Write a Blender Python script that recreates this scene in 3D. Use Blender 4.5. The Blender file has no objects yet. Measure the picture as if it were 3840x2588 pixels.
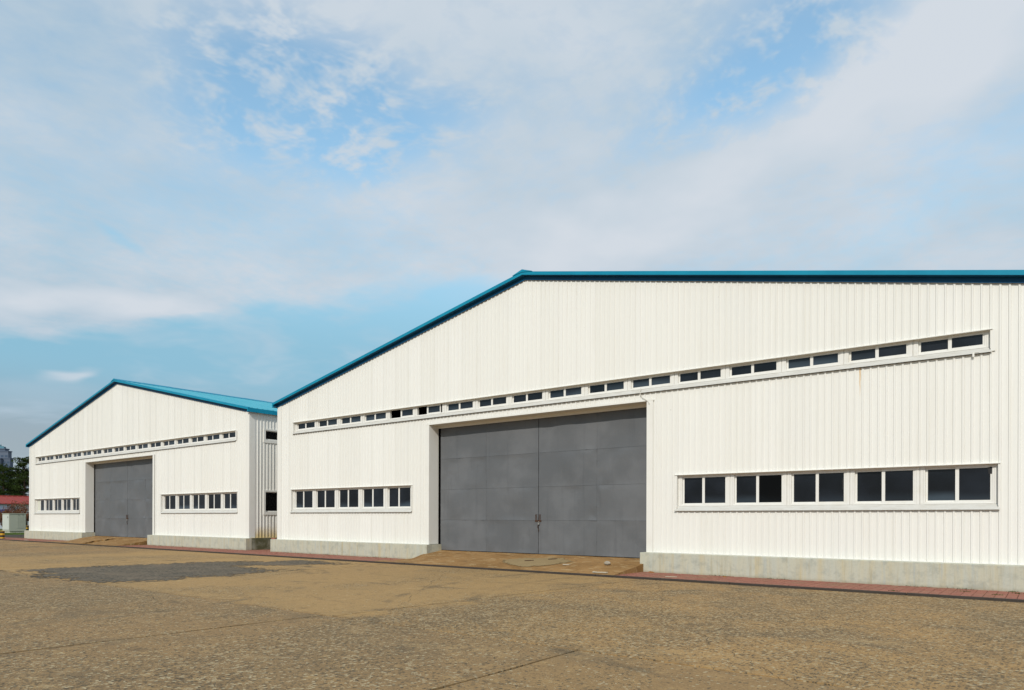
import bpy, bmesh, math, random
from mathutils import Matrix, Vector, noise as mnoise

SC = bpy.context.scene
COL = SC.collection
PI = math.pi

# ------------------------------------------------------------------ camera
TH = 0.914003            # angle between the view axis and the facade line
ROLL = 0.0027926
CAMZ = 1.7
cd = bpy.data.cameras.new('camera')
cam = bpy.data.objects.new('camera', cd); COL.objects.link(cam)
cd.sensor_fit = 'HORIZONTAL'; cd.sensor_width = 36.0
cd.lens = 2635.04 / 3840 * 36
cd.shift_y = 648.85 / 3840
cd.clip_start = 0.1; cd.clip_end = 5000
_r = Vector((math.sin(TH), math.cos(TH), 0)); _u = Vector((0, 0, 1)); _f = Vector((-math.cos(TH), math.sin(TH), 0))
_r2 = _r * math.cos(ROLL) + _u * math.sin(ROLL); _u2 = _u * math.cos(ROLL) - _r * math.sin(ROLL)
M = Matrix(((_r2.x, _u2.x, -_f.x, 0), (_r2.y, _u2.y, -_f.y, -20), (_r2.z, _u2.z, -_f.z, CAMZ), (0, 0, 0, 1)))
cam.matrix_world = M
SC.camera = cam

# ------------------------------------------------------------------ exposure
vs = SC.view_settings
vs.view_transform = 'Standard'; vs.look = 'None'; vs.gamma = 1.0; vs.exposure = 0.55; vs.use_curve_mapping = False
SC.render.engine = 'CYCLES'
SC.cycles.max_bounces = 6
SC.cycles.use_denoising = True

# ------------------------------------------------------------------ sun
SUN = Vector((0.36, -1.0, 0.72)).normalized()       # towards the sun
ld = bpy.data.lights.new('sun', 'SUN'); lo = bpy.data.objects.new('sun', ld); COL.objects.link(lo)
ld.energy = 2.0; ld.angle = math.radians(0.8); ld.color = (1.0, 0.95, 0.865)
lo.rotation_euler = (-SUN).to_track_quat('-Z', 'Y').to_euler()
lo.location = (0, -30, 30)

# ------------------------------------------------------------------ node helper
class NT:
    def __init__(s, tree): s.t = tree; s.n = tree.nodes; s.l = tree.links
    def node(s, typ, **kw):
        x = s.n.new(typ)
        for k, v in kw.items(): setattr(x, k, v)
        return x
    def val(s, sock, v):
        if hasattr(v, 'is_output'): s.l.new(v, sock)
        elif v is not None: sock.default_value = v
    def math(s, op, a, b=None, c=None, clamp=False):
        x = s.node('ShaderNodeMath', operation=op); x.use_clamp = clamp
        s.val(x.inputs[0], a)
        if b is not None: s.val(x.inputs[1], b)
        if c is not None: s.val(x.inputs[2], c)
        return x.outputs[0]
    def vmath(s, op, a, b=None, scale=None):
        x = s.node('ShaderNodeVectorMath', operation=op)
        s.val(x.inputs[0], a)
        if b is not None: s.val(x.inputs[1], b)
        if scale is not None: s.val(x.inputs[3], scale)
        return x.outputs[1] if op in ('DOT_PRODUCT', 'LENGTH', 'DISTANCE') else x.outputs[0]
    def noise(s, vec, scale, detail=4, rough=0.5, dist=0.0, out=0, dim='3D'):
        x = s.node('ShaderNodeTexNoise', noise_dimensions=dim)
        if vec is not None: s.l.new(vec, x.inputs['Vector'])
        x.inputs['Scale'].default_value = scale; x.inputs['Detail'].default_value = detail
        x.inputs['Roughness'].default_value = rough; x.inputs['Distortion'].default_value = dist
        return x.outputs[out]
    def voronoi(s, vec, scale, feature='F1', rnd=1.0, dim='3D'):
        x = s.node('ShaderNodeTexVoronoi', feature=feature, voronoi_dimensions=dim)
        s.l.new(vec, x.inputs['Vector']); x.inputs['Scale'].default_value = scale
        x.inputs['Randomness'].default_value = rnd
        return x
    def ramp(s, fac, lo, hi, a=0.0, b=1.0, smooth=True):
        x = s.node('ShaderNodeMapRange'); x.interpolation_type = 'SMOOTHSTEP' if smooth else 'LINEAR'
        s.val(x.inputs[0], fac)
        for i, v in enumerate((lo, hi, a, b)): s.val(x.inputs[i + 1], v)
        return x.outputs[0]
    def mix(s, fac, a, b, blend='MIX'):
        x = s.node('ShaderNodeMix', data_type='RGBA', blend_type=blend)
        s.val(x.inputs[0], fac)
        for i, v in ((6, a), (7, b)):
            if isinstance(v, tuple): v = (*v, 1) if len(v) == 3 else v
            s.val(x.inputs[i], v)
        return x.outputs[2]
    def sep(s, v):
        x = s.node('ShaderNodeSeparateXYZ'); s.l.new(v, x.inputs[0]); return x.outputs
    def comb(s, x_, y_, z_):
        x = s.node('ShaderNodeCombineXYZ')
        for i, v in enumerate((x_, y_, z_)): s.val(x.inputs[i], v)
        return x.outputs[0]

# ------------------------------------------------------------------ world
world = bpy.data.worlds.new('World'); SC.world = world; world.use_nodes = True
w = NT(world.node_tree); w.n.clear()
sky = w.node('ShaderNodeTexSky', sky_type='NISHITA')
sky.sun_disc = False
sky.sun_elevation = math.asin(SUN.z)
sky.sun_rotation = math.atan2(SUN.x, SUN.y)
sky.air_density = 1.3; sky.dust_density = 0.6; sky.ozone_density = 1.0
tc = w.node('ShaderNodeTexCoord')
DIR = w.vmath('NORMALIZE', tc.outputs['Generated'])
dx, dy, dz = w.sep(DIR)
az = w.math('ARCTAN2', w.math('MULTIPLY', dx, -1.0), dy)       # 0 = +Y, growing towards -X (left in the picture)
el = w.math('ARCSINE', dz)
zz = w.math('ADD', w.math('MAXIMUM', dz, 0.0), 0.10)
P = w.comb(w.math('DIVIDE', dx, zz), w.math('DIVIDE', dy, zz), 0.0)
warpA = w.noise(P, 1.1, 3, 0.55, 0, 1, '2D')
W1 = w.vmath('SCALE', w.vmath('SUBTRACT', warpA, (0.5, 0.5, 0.5)), scale=0.30)
wx, wy, _ = w.sep(W1)
def pix_dir(px, py):
    u = px - 1920; v = -(py - 1942.85)
    a = u / 2635.04; b = v / 2635.04
    X = a * math.sin(TH) - math.cos(TH); Y = a * math.cos(TH) + math.sin(TH)
    n = math.sqrt(X * X + Y * Y + b * b)
    return math.atan2(-X, Y), math.asin(b / n)
def blob(px, py, rx, ry, tilt=0.0, lo=1.25, hi=0.2, warp=1.0):
    """soft ellipse on the sky dome, edges torn by noise; rx, ry in degrees, tilt anticlockwise"""
    a0, e0 = pix_dir(px, py)
    da = w.math('MULTIPLY', w.math('SUBTRACT', a0, az), math.cos(e0))
    de = w.math('SUBTRACT', el, e0)
    if warp:
        da = w.math('MULTIPLY_ADD', wx, warp, da); de = w.math('MULTIPLY_ADD', wy, warp * 0.6, de)
    ct, st = math.cos(tilt), math.sin(tilt)
    u = w.math('ADD', w.math('MULTIPLY', da, ct), w.math('MULTIPLY', de, st))
    v = w.math('SUBTRACT', w.math('MULTIPLY', de, ct), w.math('MULTIPLY', da, st))
    u = w.math('DIVIDE', u, math.radians(rx)); v = w.math('DIVIDE', v, math.radians(ry))
    r = w.math('SQRT', w.math('ADD', w.math('MULTIPLY', u, u), w.math('MULTIPLY', v, v)))
    return w.ramp(r, lo, hi, 0.0, 1.0)
def addn(*xs):
    r = xs[0]
    for x in xs[1:]: r = w.math('ADD', r, x)
    return r
def mul(a, b): return w.math('MULTIPLY', a, b)
fb1 = w.noise(P, 0.55, 3, 0.55, 0.0, 0, '2D')
fb2 = w.noise(P, 1.7, 4, 0.6, 0.0, 0, '2D')
PW = w.vmath('ADD', P, w.vmath('SCALE', W1, scale=0.9))
fb3 = w.noise(PW, 12.5, 3, 0.58, 0.0, 0, '2D')
fb4 = w.noise(w.vmath('ADD', PW, (5.1, 2.2, 0.0)), 31.0, 2, 0.6, 0.0, 0, '2D')
# openings in the cloud sheet
hole1 = blob(1190, 460, 10.0, 5.0, -0.08, 1.25, 0.55, 0.9)
hole2 = blob(2960, 110, 9.5, 5.0, 0.30, 1.4, 0.1)
hole3 = blob(2480, 400, 6.5, 3.0, 0.2, 1.4, 0.0)
hole4 = blob(3640, 600, 9.0, 3.2, 0.35, 1.5, 0.0)
hole5 = blob(1000, 850, 15.0, 4.5, 0.0, 1.5, 0.0)
hole6 = blob(400, 905, 1.9, 0.45, -0.45, 1.4, 0.2, 0.3)
# below this height the sheet ends and thin wisps remain (it dips a little to the right)
a0_, _ = pix_dir(0, 1200); a1_, _ = pix_dir(1750, 1070)
edge = w.ramp(az, a0_, a1_, math.radians(12.0), math.radians(18.0), False)
edge = w.math('ADD', edge, mul(w.math('SUBTRACT', fb2, 0.5), 0.10))
low = w.ramp(el, w.math('SUBTRACT', edge, 0.012), w.math('ADD', edge, 0.022), 1.0, 0.0)
a_r, _ = pix_dir(1780, 1000); a_l, _ = pix_dir(2080, 900)
low = mul(low, w.ramp(az, a_l, a_r, 0.0, 1.0))
puffy = w.math('MULTIPLY_ADD', fb3, 0.75, mul(fb4, 0.30))
h12 = w.math('MINIMUM', addn(hole1, mul(hole2, 0.95), mul(hole3, 0.5)), 1.0)
inside = w.ramp(w.math('MULTIPLY_ADD', w.math('SUBTRACT', fb2, 0.5), 0.35, puffy), 0.42, 0.74, 0.02, 0.86)
cover = w.math('MULTIPLY_ADD', w.math('SUBTRACT', puffy, 0.52), 0.75, w.ramp(addn(mul(fb1, 0.7), mul(fb2, 0.35)), 0.30, 0.64, 0.60, 0.98))
cover = w.math('SUBTRACT', cover, mul(hole4, 0.30))
cover = w.math('SUBTRACT', cover, mul(hole5, 0.28))
cover = w.math('SUBTRACT', cover, mul(hole6, 0.45))
cover = w.math('ADD', mul(cover, w.math('SUBTRACT', 1.0, h12)), mul(h12, w.math('MULTIPLY', cover, inside)))
wisp = w.ramp(w.noise(w.vmath('ADD', P, w.vmath('SCALE', W1, scale=1.5)), 1.3, 4, 0.62, 0.0, 0, '2D'), 0.46, 0.78, 0.04, 0.5)
cover = w.math('ADD', mul(cover, w.math('SUBTRACT', 1.0, low)), mul(wisp, low))
# brighter banks
bank1 = blob(330, 1150, 6.8, 1.35, 0.02, 1.35, 0.3, 0.8)
bank2 = blob(255, 1415, 1.9, 0.55, 0.3, 1.4, 0.2, 0.35)
bank3 = blob(2750, 620, 17.0, 2.6, 0.42, 1.6, 0.0)
bank4 = blob(2150, 880, 11.0, 3.2, 0.2, 1.6, 0.0)
bank5 = blob(3500, 240, 8.0, 2.6, 0.5, 1.5, 0.0)
bank6 = blob(60, 1480, 3.8, 0.9, 0.0, 1.6, 0.1, 0.4)
cover = w.math('MINIMUM', addn(cover, mul(bank1, 0.95), mul(bank2, 0.75), mul(bank3, 0.22), mul(bank4, 0.2), mul(bank5, 0.2), mul(bank6, 0.32)), 1.0)
cover = w.math('MAXIMUM', cover, 0.0)
lum = w.math('ADD', w.ramp(addn(mul(fb2, 0.5), mul(fb1, 0.5)), 0.3, 0.72, 0.0, 0.8), addn(mul(bank1, 0.55), mul(bank2, 0.5), mul(bank3, 0.4), mul(bank4, 0.35), mul(bank5, 0.4)))
STR = 0.15
G = STR * 2 ** 0.55             # display value of radiance 1 before the background strength
def rad(r, g, b): return (r / G, g / G, b / G)
cloud = w.mix(w.math('MINIMUM', lum, 1.0), rad(0.445, 0.57, 0.675), rad(0.65, 0.705, 0.77))
# blue-grey haze over the lowest part of the sky
hcol = w.mix(w.ramp(el, math.radians(5.0), math.radians(11.5)), rad(0.29, 0.35, 0.43), rad(0.235, 0.475, 0.63))
clear = w.mix(w.ramp(el, math.radians(27.0), math.radians(11.0), 0.0, 0.93), w.mix(1.0, sky.outputs[0], (0.84, 0.98, 0.93), 'MULTIPLY'), hcol)
col = w.mix(cover, clear, cloud)
bg = w.node('ShaderNodeBackground'); w.l.new(col, bg.inputs[0]); bg.inputs[1].default_value = STR
wo = w.node('ShaderNodeOutputWorld'); w.l.new(bg.outputs[0], wo.inputs[0])
world.cycles.sampling_method = 'MANUAL'; world.cycles.sample_map_resolution = 256

# ------------------------------------------------------------------ materials
MATS = {}
def mat(name, col=(0.5, 0.5, 0.5), rough=0.6, spec=0.5, metal=0.0, fn=None):
    m = bpy.data.materials.new(name); m.use_nodes = True
    t = NT(m.node_tree); b = t.n['Principled BSDF']
    b.inputs['Base Color'].default_value = (*col, 1); b.inputs['Roughness'].default_value = rough
    b.inputs['Specular IOR Level'].default_value = spec; b.inputs['Metallic'].default_value = metal
    t.b = b
    if fn: fn(t, b)
    MATS[name] = m
    return m
def wpos(t): return t.node('ShaderNodeNewGeometry').outputs['Position']
def objrand(t): return t.node('ShaderNodeObjectInfo').outputs['Random']
def bump(t, b, h, dist=0.01, strength=1.0):
    x = t.node('ShaderNodeBump'); x.inputs['Distance'].default_value = dist; x.inputs['Strength'].default_value = strength
    t.l.new(h, x.inputs['Height']); t.l.new(x.outputs[0], b.inputs['Normal'])

def m_white(t, b, stain=False):
    p = wpos(t); r = objrand(t)
    st = t.noise(t.vmath('MULTIPLY', p, (7.0, 7.0, 0.35)), 1.0, 4, 0.6)      # vertical weather streaks
    bl = t.noise(p, 0.6, 3, 0.5)
    c = t.mix(r, (0.758, 0.745, 0.695), (0.788, 0.777, 0.732))
    c = t.mix(t.ramp(st, 0.5, 0.78, 0, 0.30), c, (0.69, 0.66, 0.58))
    c = t.mix(t.ramp(bl, 0.5, 0.75, 0, 0.22), c, (0.72, 0.72, 0.70))
    sp = t.voronoi(t.vmath('MULTIPLY', p, (1.0, 1.0, 0.8)), 2.3)
    x_, y_, z_ = t.sep(p)
    spot = t.math('MULTIPLY', t.ramp(sp.outputs[0], 0.016, 0.034, 1, 0), t.ramp(t.noise(p, 1.3, 2), 0.52, 0.6, 0, 1))
    c = t.mix(t.math('MULTIPLY', spot, 0.55), c, (0.25, 0.22, 0.19))
    if not stain:                                                            # one rust run below the window band
        sx = t.math('MULTIPLY_ADD', t.noise(t.comb(0.0, 0.0, z_), 6.0, 2), 0.03, t.math('SUBTRACT', x_, -3.985))
        run = t.math('MULTIPLY', t.ramp(t.math('ABSOLUTE', sx), 0.006, 0.024, 1, 0), t.ramp(z_, 4.75, 5.55, 0, 0.8))
        run = t.math('MULTIPLY', run, t.ramp(z_, 5.86, 5.82, 0, 1))
        c = t.mix(run, c, (0.62, 0.35, 0.06))
    else:                                                                    # algae and rust splash at the foot of the side wall
        n = t.noise(t.vmath('MULTIPLY', p, (4, 4, 1.2)), 1.0, 4)
        f = t.ramp(t.math('ADD', z_, t.math('MULTIPLY', n, 0.7)), 0.95, 1.75, 0.85, 0.0)
        c = t.mix(f, c, (0.56, 0.42, 0.16))
    t.l.new(c, b.inputs['Base Color'])
    bump(t, b, t.noise(t.vmath('MULTIPLY', p, (1.6, 1.6, 0.5)), 1.0, 3), 0.012, 0.5)
mat('white_sheet', rough=0.42, spec=0.4, fn=m_white)
mat('side_sheet', rough=0.45, spec=0.4, fn=lambda t, b: m_white(t, b, True))
def m_trim(t, b):
    p = wpos(t)
    n = t.noise(t.vmath('MULTIPLY', p, (3, 3, 1)), 1.5, 4)
    c = t.mix(t.ramp(n, 0.45, 0.75, 0, 0.35), (0.765, 0.75, 0.70), (0.69, 0.66, 0.59))
    t.l.new(c, b.inputs['Base Color'])
mat('white_trim', rough=0.45, spec=0.4, fn=m_trim)
def m_sill(t, b):
    p = wpos(t)
    n = t.noise(t.vmath('MULTIPLY', p, (2.2, 8, 8)), 1.5, 5)
    t.l.new(t.mix(t.ramp(n, 0.4, 0.75, 0, 0.6), (0.585, 0.573, 0.532), (0.49, 0.46, 0.40)), b.inputs['Base Color'])
mat('sill_metal', rough=0.55, spec=0.3, fn=m_sill)
def m_frame(t, b):
    n = t.noise(wpos(t), 4.0, 4)
    t.l.new(t.mix(t.ramp(n, 0.45, 0.75, 0, 0.3), (0.755, 0.742, 0.70), (0.66, 0.62, 0.53)), b.inputs['Base Color'])
mat('window_white', rough=0.35, spec=0.45, fn=m_frame)
def m_glass(t, b, base, tint, rough):
    p = wpos(t); r = objrand(t)
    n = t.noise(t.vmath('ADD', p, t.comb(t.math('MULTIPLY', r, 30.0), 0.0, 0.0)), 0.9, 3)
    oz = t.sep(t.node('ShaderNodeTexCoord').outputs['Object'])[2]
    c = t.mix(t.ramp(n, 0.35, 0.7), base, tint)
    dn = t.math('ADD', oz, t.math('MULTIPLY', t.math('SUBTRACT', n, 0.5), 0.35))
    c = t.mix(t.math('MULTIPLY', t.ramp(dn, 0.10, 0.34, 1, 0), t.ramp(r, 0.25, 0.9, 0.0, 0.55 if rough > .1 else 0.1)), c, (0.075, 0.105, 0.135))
    t.l.new(c, b.inputs['Base Color'])
    t.l.new(t.ramp(t.math('FRACT', t.math('MULTIPLY', r, 7.3)), 0, 1, rough * .5, rough * 1.8), b.inputs['Roughness']); b.inputs['IOR'].default_value = 1.45
    bump(t, b, t.noise(p, 1.5, 2), 0.006, 0.35)
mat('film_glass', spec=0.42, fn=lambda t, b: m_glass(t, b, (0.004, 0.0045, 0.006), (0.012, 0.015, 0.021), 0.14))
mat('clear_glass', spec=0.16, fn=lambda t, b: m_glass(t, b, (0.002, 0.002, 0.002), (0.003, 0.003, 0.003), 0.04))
mat('tape', (0.008, 0.008, 0.009), 0.6)
mat('blind', (0.62, 0.62, 0.52), 0.7)
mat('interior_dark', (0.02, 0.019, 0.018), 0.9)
mat('gap_black', (0.006, 0.006, 0.006), 0.9, 0.1)
def m_door(t, b):
    p = wpos(t); r = objrand(t)
    n = t.noise(p, 0.8, 4, 0.55); n2 = t.noise(p, 60.0, 2)
    c = t.mix(r, (0.106, 0.111, 0.118), (0.116, 0.121, 0.128))
    c = t.mix(t.ramp(n, 0.42, 0.68, 0, 0.8), c, (0.142, 0.147, 0.155))
    c = t.mix(t.ramp(t.noise(t.vmath('MULTIPLY', p, (6, 6, 0.5)), 1.0, 4), 0.55, 0.8, 0, 0.35), c, (0.073, 0.078, 0.086))
    c = t.mix(t.ramp(n2, 0.3, 0.7, 0, 0.12), c, (0.16, 0.16, 0.16))
    t.l.new(c, b.inputs['Base Color'])
    t.l.new(t.ramp(n, 0.3, 0.7, 0.42, 0.56), b.inputs['Roughness'])
    bump(t, b, t.noise(t.vmath('MULTIPLY', p, (0.9, 1, 0.9)), 1.0, 3), 0.03, 0.35)
mat('door_grey', spec=0.4, fn=m_door)
mat('rust_iron', (0.09, 0.045, 0.025), 0.75, 0.3, 0.3)
mat('lock_steel', (0.55, 0.53, 0.48), 0.35, 0.5, 0.8)
def m_blue(t, b, c1, c2):
    p = wpos(t)
    n = t.noise(p, 1.2, 5, 0.6)
    t.l.new(t.mix(t.ramp(n, 0.35, 0.7), c1, c2), b.inputs['Base Color'])
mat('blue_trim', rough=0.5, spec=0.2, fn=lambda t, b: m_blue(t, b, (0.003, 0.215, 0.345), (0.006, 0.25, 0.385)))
mat('blue_trim_shaded', rough=0.5, spec=0.2, fn=lambda t, b: m_blue(t, b, (0.003, 0.065, 0.155), (0.004, 0.078, 0.175)))  # trim blue with the shade under the roof edge put into its colour
mat('blue_roof', rough=0.5, spec=0.4, fn=lambda t, b: m_blue(t, b, (0.05, 0.31, 0.40), (0.08, 0.355, 0.45)))
def m_conc(t, b, moss=False):
    p = wpos(t)
    st = t.noise(t.vmath('MULTIPLY', p, (3.2, 3.2, 0.28)), 1.0, 6, 0.66)
    st2 = t.noise(t.vmath('ADD', t.vmath('MULTIPLY', p, (3.6, 3.6, 0.18)), (7, 3, 1)), 1.0, 6, 0.66)
    fine = t.noise(p, 14.0, 5, 0.65)
    c = t.mix(t.ramp(st, 0.35, 0.62), (0.46, 0.468, 0.40), (0.495, 0.478, 0.37))
    c = t.mix(t.ramp(st2, 0.48, 0.70, 0, 0.8), c, (0.49, 0.42, 0.26))
    c = t.mix(t.ramp(st, 0.53, 0.70, 0, 0.8), c, (0.37, 0.42, 0.425))
    blot = t.noise(p, 3.2, 5, 0.65)
    c = t.mix(t.ramp(blot, 0.46, 0.68, 0, 0.6), c, (0.30, 0.315, 0.275))
    drip = t.noise(t.vmath('ADD', t.vmath('MULTIPLY', p, (9.0, 9.0, 0.5)), (2, 8, 3)), 1.0, 5, 0.7)
    c = t.mix(t.ramp(drip, 0.50, 0.72, 0, 0.55), c, (0.36, 0.315, 0.20))
    c = t.mix(t.ramp(fine, 0.52, 0.8, 0, 0.35), c, (0.30, 0.30, 0.26))
    z_ = t.sep(p)[2]
    c = t.mix(t.ramp(t.math('ADD', z_, t.math('MULTIPLY', fine, 0.12)), 0.10, 0.20, 0.45, 0.0), c, (0.24, 0.20, 0.13))
    if moss:
        c = t.mix(t.ramp(t.noise(p, 2.2, 5, 0.65), 0.3, 0.62, 0.45, 0.95), c, (0.085, 0.085, 0.04))
    t.l.new(c, b.inputs['Base Color'])
    bump(t, b, fine, 0.012, 0.5)
mat('plinth_concrete', rough=0.85, spec=0.25, fn=m_conc)
mat('mossy_concrete', rough=0.9, spec=0.2, fn=lambda t, b: m_conc(t, b, True))
def m_brick(t, b):
    p = wpos(t); r = objrand(t)
    br = t.noise(t.vmath('MULTIPLY', p, (5.0, 10.0, 1.0)), 1.0, 1)
    n = t.noise(p, 1.1, 4, 0.6); f = t.noise(p, 40.0, 3)
    c = t.mix(t.math('FRACT', t.math('ADD', r, br)), (0.27, 0.105, 0.075), (0.345, 0.145, 0.10))
    c = t.mix(t.ramp(n, 0.42, 0.72, 0, 0.6), c, (0.25, 0.165, 0.10))
    c = t.mix(t.ramp(f, 0.4, 0.8, 0, 0.3), c, (0.40, 0.20, 0.14))
    t.l.new(c, b.inputs['Base Color']); bump(t, b, f, 0.004, 0.6)
mat('brick_red', rough=0.85, spec=0.25, fn=m_brick)
mat('joint_sand', (0.10, 0.075, 0.045), 0.95, 0.1)
def m_kerb(t, b):
    p = wpos(t); n = t.noise(p, 5.0, 4)
    t.l.new(t.mix(n, (0.032, 0.026, 0.022), (0.065, 0.052, 0.042)), b.inputs['Base Color'])
mat('dark_edging', rough=0.8, spec=0.25, fn=m_kerb)

def m_slab(t, b):
    """old concrete yard: ochre cement skin, worn through in places to dark aggregate"""
    p = wpos(t); r = objrand(t)
    x_, y_, _ = t.sep(p)
    q = t.vmath('ADD', p, t.comb(t.math('MULTIPLY', r, 5.0), t.math('MULTIPLY', r, 3.0), 0.0))
    big = t.noise(p, 0.16, 4, 0.6, 0.3)
    mid = t.noise(p, 0.75, 5, 0.64, 0.4)
    sm = t.noise(q, 3.6, 5, 0.68)
    fine = t.noise(p, 24.0, 3, 0.7)
    grit = t.noise(p, 75.0, 2, 0.6)
    # how far the skin has gone: the bay by the right half is bare, the bay before the big door is nearly whole
    wob = t.math('MULTIPLY', t.math('SUBTRACT', mid, 0.5), 2.6)
    bare = t.math('MULTIPLY', t.ramp(t.math('ADD', x_, wob), -10.6, -8.2), t.ramp(t.math('ADD', y_, t.math('MULTIPLY', wob, 0.2)), -12.5, -12.1))
    whole = t.math('MULTIPLY', t.math('MULTIPLY', t.ramp(x_, -38.0, -33.0), t.ramp(t.math('ADD', x_, wob), -8.4, -10.2)), t.ramp(y_, -12.5, -12.1))
    wear = t.math('ADD', t.math('MULTIPLY', big, 0.9), t.math('MULTIPLY', mid, 0.7))
    wear = t.ramp(wear, 0.52, 1.08)
    wear = t.math('ADD', wear, t.math('SUBTRACT', t.math('MULTIPLY', bare, 0.34), t.math('MULTIPLY', whole, 0.42)), clamp=True)
    c = t.mix(t.ramp(mid, 0.3, 0.7), (0.415, 0.258, 0.118), (0.335, 0.214, 0.108))
    c = t.mix(r, c, t.mix(0.75, c, (0.255, 0.168, 0.098)))
    c = t.mix(t.ramp(big, 0.44, 0.60, 0, 0.7), c, (0.225, 0.150, 0.088))
    c = t.mix(t.ramp(t.noise(t.vmath('ADD', p, (40, 9, 0)), 0.42, 5, 0.62, 0.5), 0.50, 0.66, 0, t.math('SUBTRACT', 0.85, t.math('MULTIPLY', whole, 0.55))), c, (0.150, 0.113, 0.080))
    c = t.mix(t.math('MULTIPLY', whole, 0.55), c, (0.40, 0.272, 0.135))
    c = t.mix(t.math('MULTIPLY', t.ramp(y_, -12.25, -12.4), t.ramp(mid, 0.25, 0.6, 0.65, 0.25)), c, (0.185, 0.135, 0.088))
    c = t.mix(t.math('MULTIPLY', wear, 0.6), c, (0.26, 0.182, 0.104))
    c = t.mix(t.ramp(sm, 0.52, 0.72, 0, 0.5), c, (0.455, 0.32, 0.17))
    c = t.mix(t.ramp(sm, 0.46, 0.28, 0, 0.6), c, (0.165, 0.118, 0.074))
    c = t.mix(t.ramp(fine, 0.50, 0.72, 0, 0.5), c, (0.13, 0.098, 0.064))
    c = t.mix(t.ramp(fine, 0.48, 0.26, 0, 0.4), c, (0.50, 0.365, 0.215))
    c = t.mix(t.ramp(grit, 0.5, 0.75, 0, 0.35), c, (0.11, 0.085, 0.06))
    v1 = t.voronoi(p, 19.0, dim='2D'); v2 = t.voronoi(t.vmath('ADD', p, (3.3, 1.7, 0.0)), 37.0, dim='2D')
    ca, cb = t.sep(v1.outputs[1]), t.sep(v2.outputs[1])
    thr = t.math('SUBTRACT', 1.0, t.math('MULTIPLY_ADD', wear, 0.52, 0.03))
    s1 = t.math('MULTIPLY', t.ramp(v1.outputs[0], 0.26, 0.46, 1, 0), t.math('GREATER_THAN', ca[0], thr))
    s2 = t.math('MULTIPLY', t.ramp(v2.outputs[0], 0.26, 0.48, 1, 0), t.math('GREATER_THAN', cb[1], thr))
    st = t.math('MAXIMUM', s1, s2)
    c = t.mix(t.math('MULTIPLY', st, 0.85), c, t.mix(t.ramp(ca[1], 0.60, 0.75), t.mix(cb[0], (0.038, 0.037, 0.034), (0.13, 0.11, 0.085)), (0.43, 0.375, 0.285)))
    oil = t.ramp(t.noise(t.vmath('MULTIPLY', q, (0.8, 2.0, 1)), 0.8, 5, 0.68, 0.6), 0.58, 0.74, 0, 0.6)
    c = t.mix(oil, c, (0.09, 0.072, 0.055))
    pale = t.ramp(t.noise(t.vmath('MULTIPLY', t.vmath('ADD', q, (11, 5, 0)), (0.5, 1.3, 1)), 0.8, 5, 0.64, 0.5), 0.58, 0.80, 0, 0.5)
    c = t.mix(pale, c, (0.47, 0.345, 0.205))
    for (cx_, cy_, rad_) in ((-14.0, 1.5, 9.2), (-14.0, 1.5, 7.5), (-24.0, -16.0, 11.5), (-2.0, -4.0, 9.0), (-2.0, -4.0, 10.7)):
        d = t.vmath('DISTANCE', t.vmath('MULTIPLY', p, (1, 1, 0)), (cx_, cy_, 0.0))
        tr = t.ramp(t.math('ABSOLUTE', t.math('SUBTRACT', d, rad_)), 0.05, 0.17, 1, 0)
        c = t.mix(t.math('MULTIPLY', tr, t.ramp(mid, 0.44, 0.62, 0, 0.45)), c, (0.10, 0.08, 0.06))
    crk = t.voronoi(t.vmath('ADD', p, t.vmath('SCALE', t.noise(p, 1.5, 4, 0.6, 0, 1), scale=0.5)), 0.13, 'DISTANCE_TO_EDGE', 1.0, '2D').outputs[0]
    c = t.mix(t.ramp(crk, 0.0, 0.0016, 0.75, 0.0), c, (0.05, 0.04, 0.03))
    c = t.mix(1.0, c, (1.06, 1.0, 0.82), 'MULTIPLY')
    t.l.new(c, b.inputs['Base Color'])
    bump(t, b, t.math('ADD', t.math('MULTIPLY', fine, 0.6), t.math('MULTIPLY', st, -0.4)), 0.012, 0.7)
mat('slab_concrete', rough=0.9, spec=0.2, fn=m_slab)
def m_asphalt(t, b):
    p = wpos(t)
    v = t.voronoi(p, 18.0, dim='2D'); n = t.noise(p, 0.9, 5, 0.6); f = t.noise(p, 50.0, 3, 0.7)
    c = t.mix(t.sep(v.outputs[1])[0], (0.045, 0.040, 0.033), (0.18, 0.145, 0.10))
    c = t.mix(t.ramp(n, 0.42, 0.68, 0, 0.5), c, (0.20, 0.15, 0.10))
    c = t.mix(t.ramp(f, 0.5, 0.8, 0, 0.4), c, (0.25, 0.23, 0.19))
    t.l.new(c, b.inputs['Base Color']); bump(t, b, v.outputs[0], 0.012, 0.8)
mat('asphalt', rough=0.9, spec=0.2, fn=m_asphalt)
def m_ramp(t, b):
    p = wpos(t)
    n = t.noise(p, 0.8, 6, 0.62, 0.6); n2 = t.noise(t.vmath('MULTIPLY', p, (1.0, 2.2, 1)), 2.2, 6, 0.65, 0.8); f = t.noise(p, 22.0, 4, 0.65)
    c = t.mix(t.ramp(n, 0.35, 0.65), (0.25, 0.137, 0.048), (0.345, 0.198, 0.078))
    c = t.mix(t.ramp(n2, 0.54, 0.66, 0, 0.75), c, (0.44, 0.315, 0.165))
    c = t.mix(t.ramp(n2, 0.44, 0.30, 0, 0.7), c, (0.125, 0.085, 0.048))
    c = t.mix(t.ramp(f, 0.5, 0.8, 0, 0.4), c, (0.15, 0.10, 0.05))
    t.l.new(c, b.inputs['Base Color']); bump(t, b, t.math('ADD', f, n2), 0.02, 0.6)
mat('ramp_concrete', rough=0.9, spec=0.2, fn=m_ramp)
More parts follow.
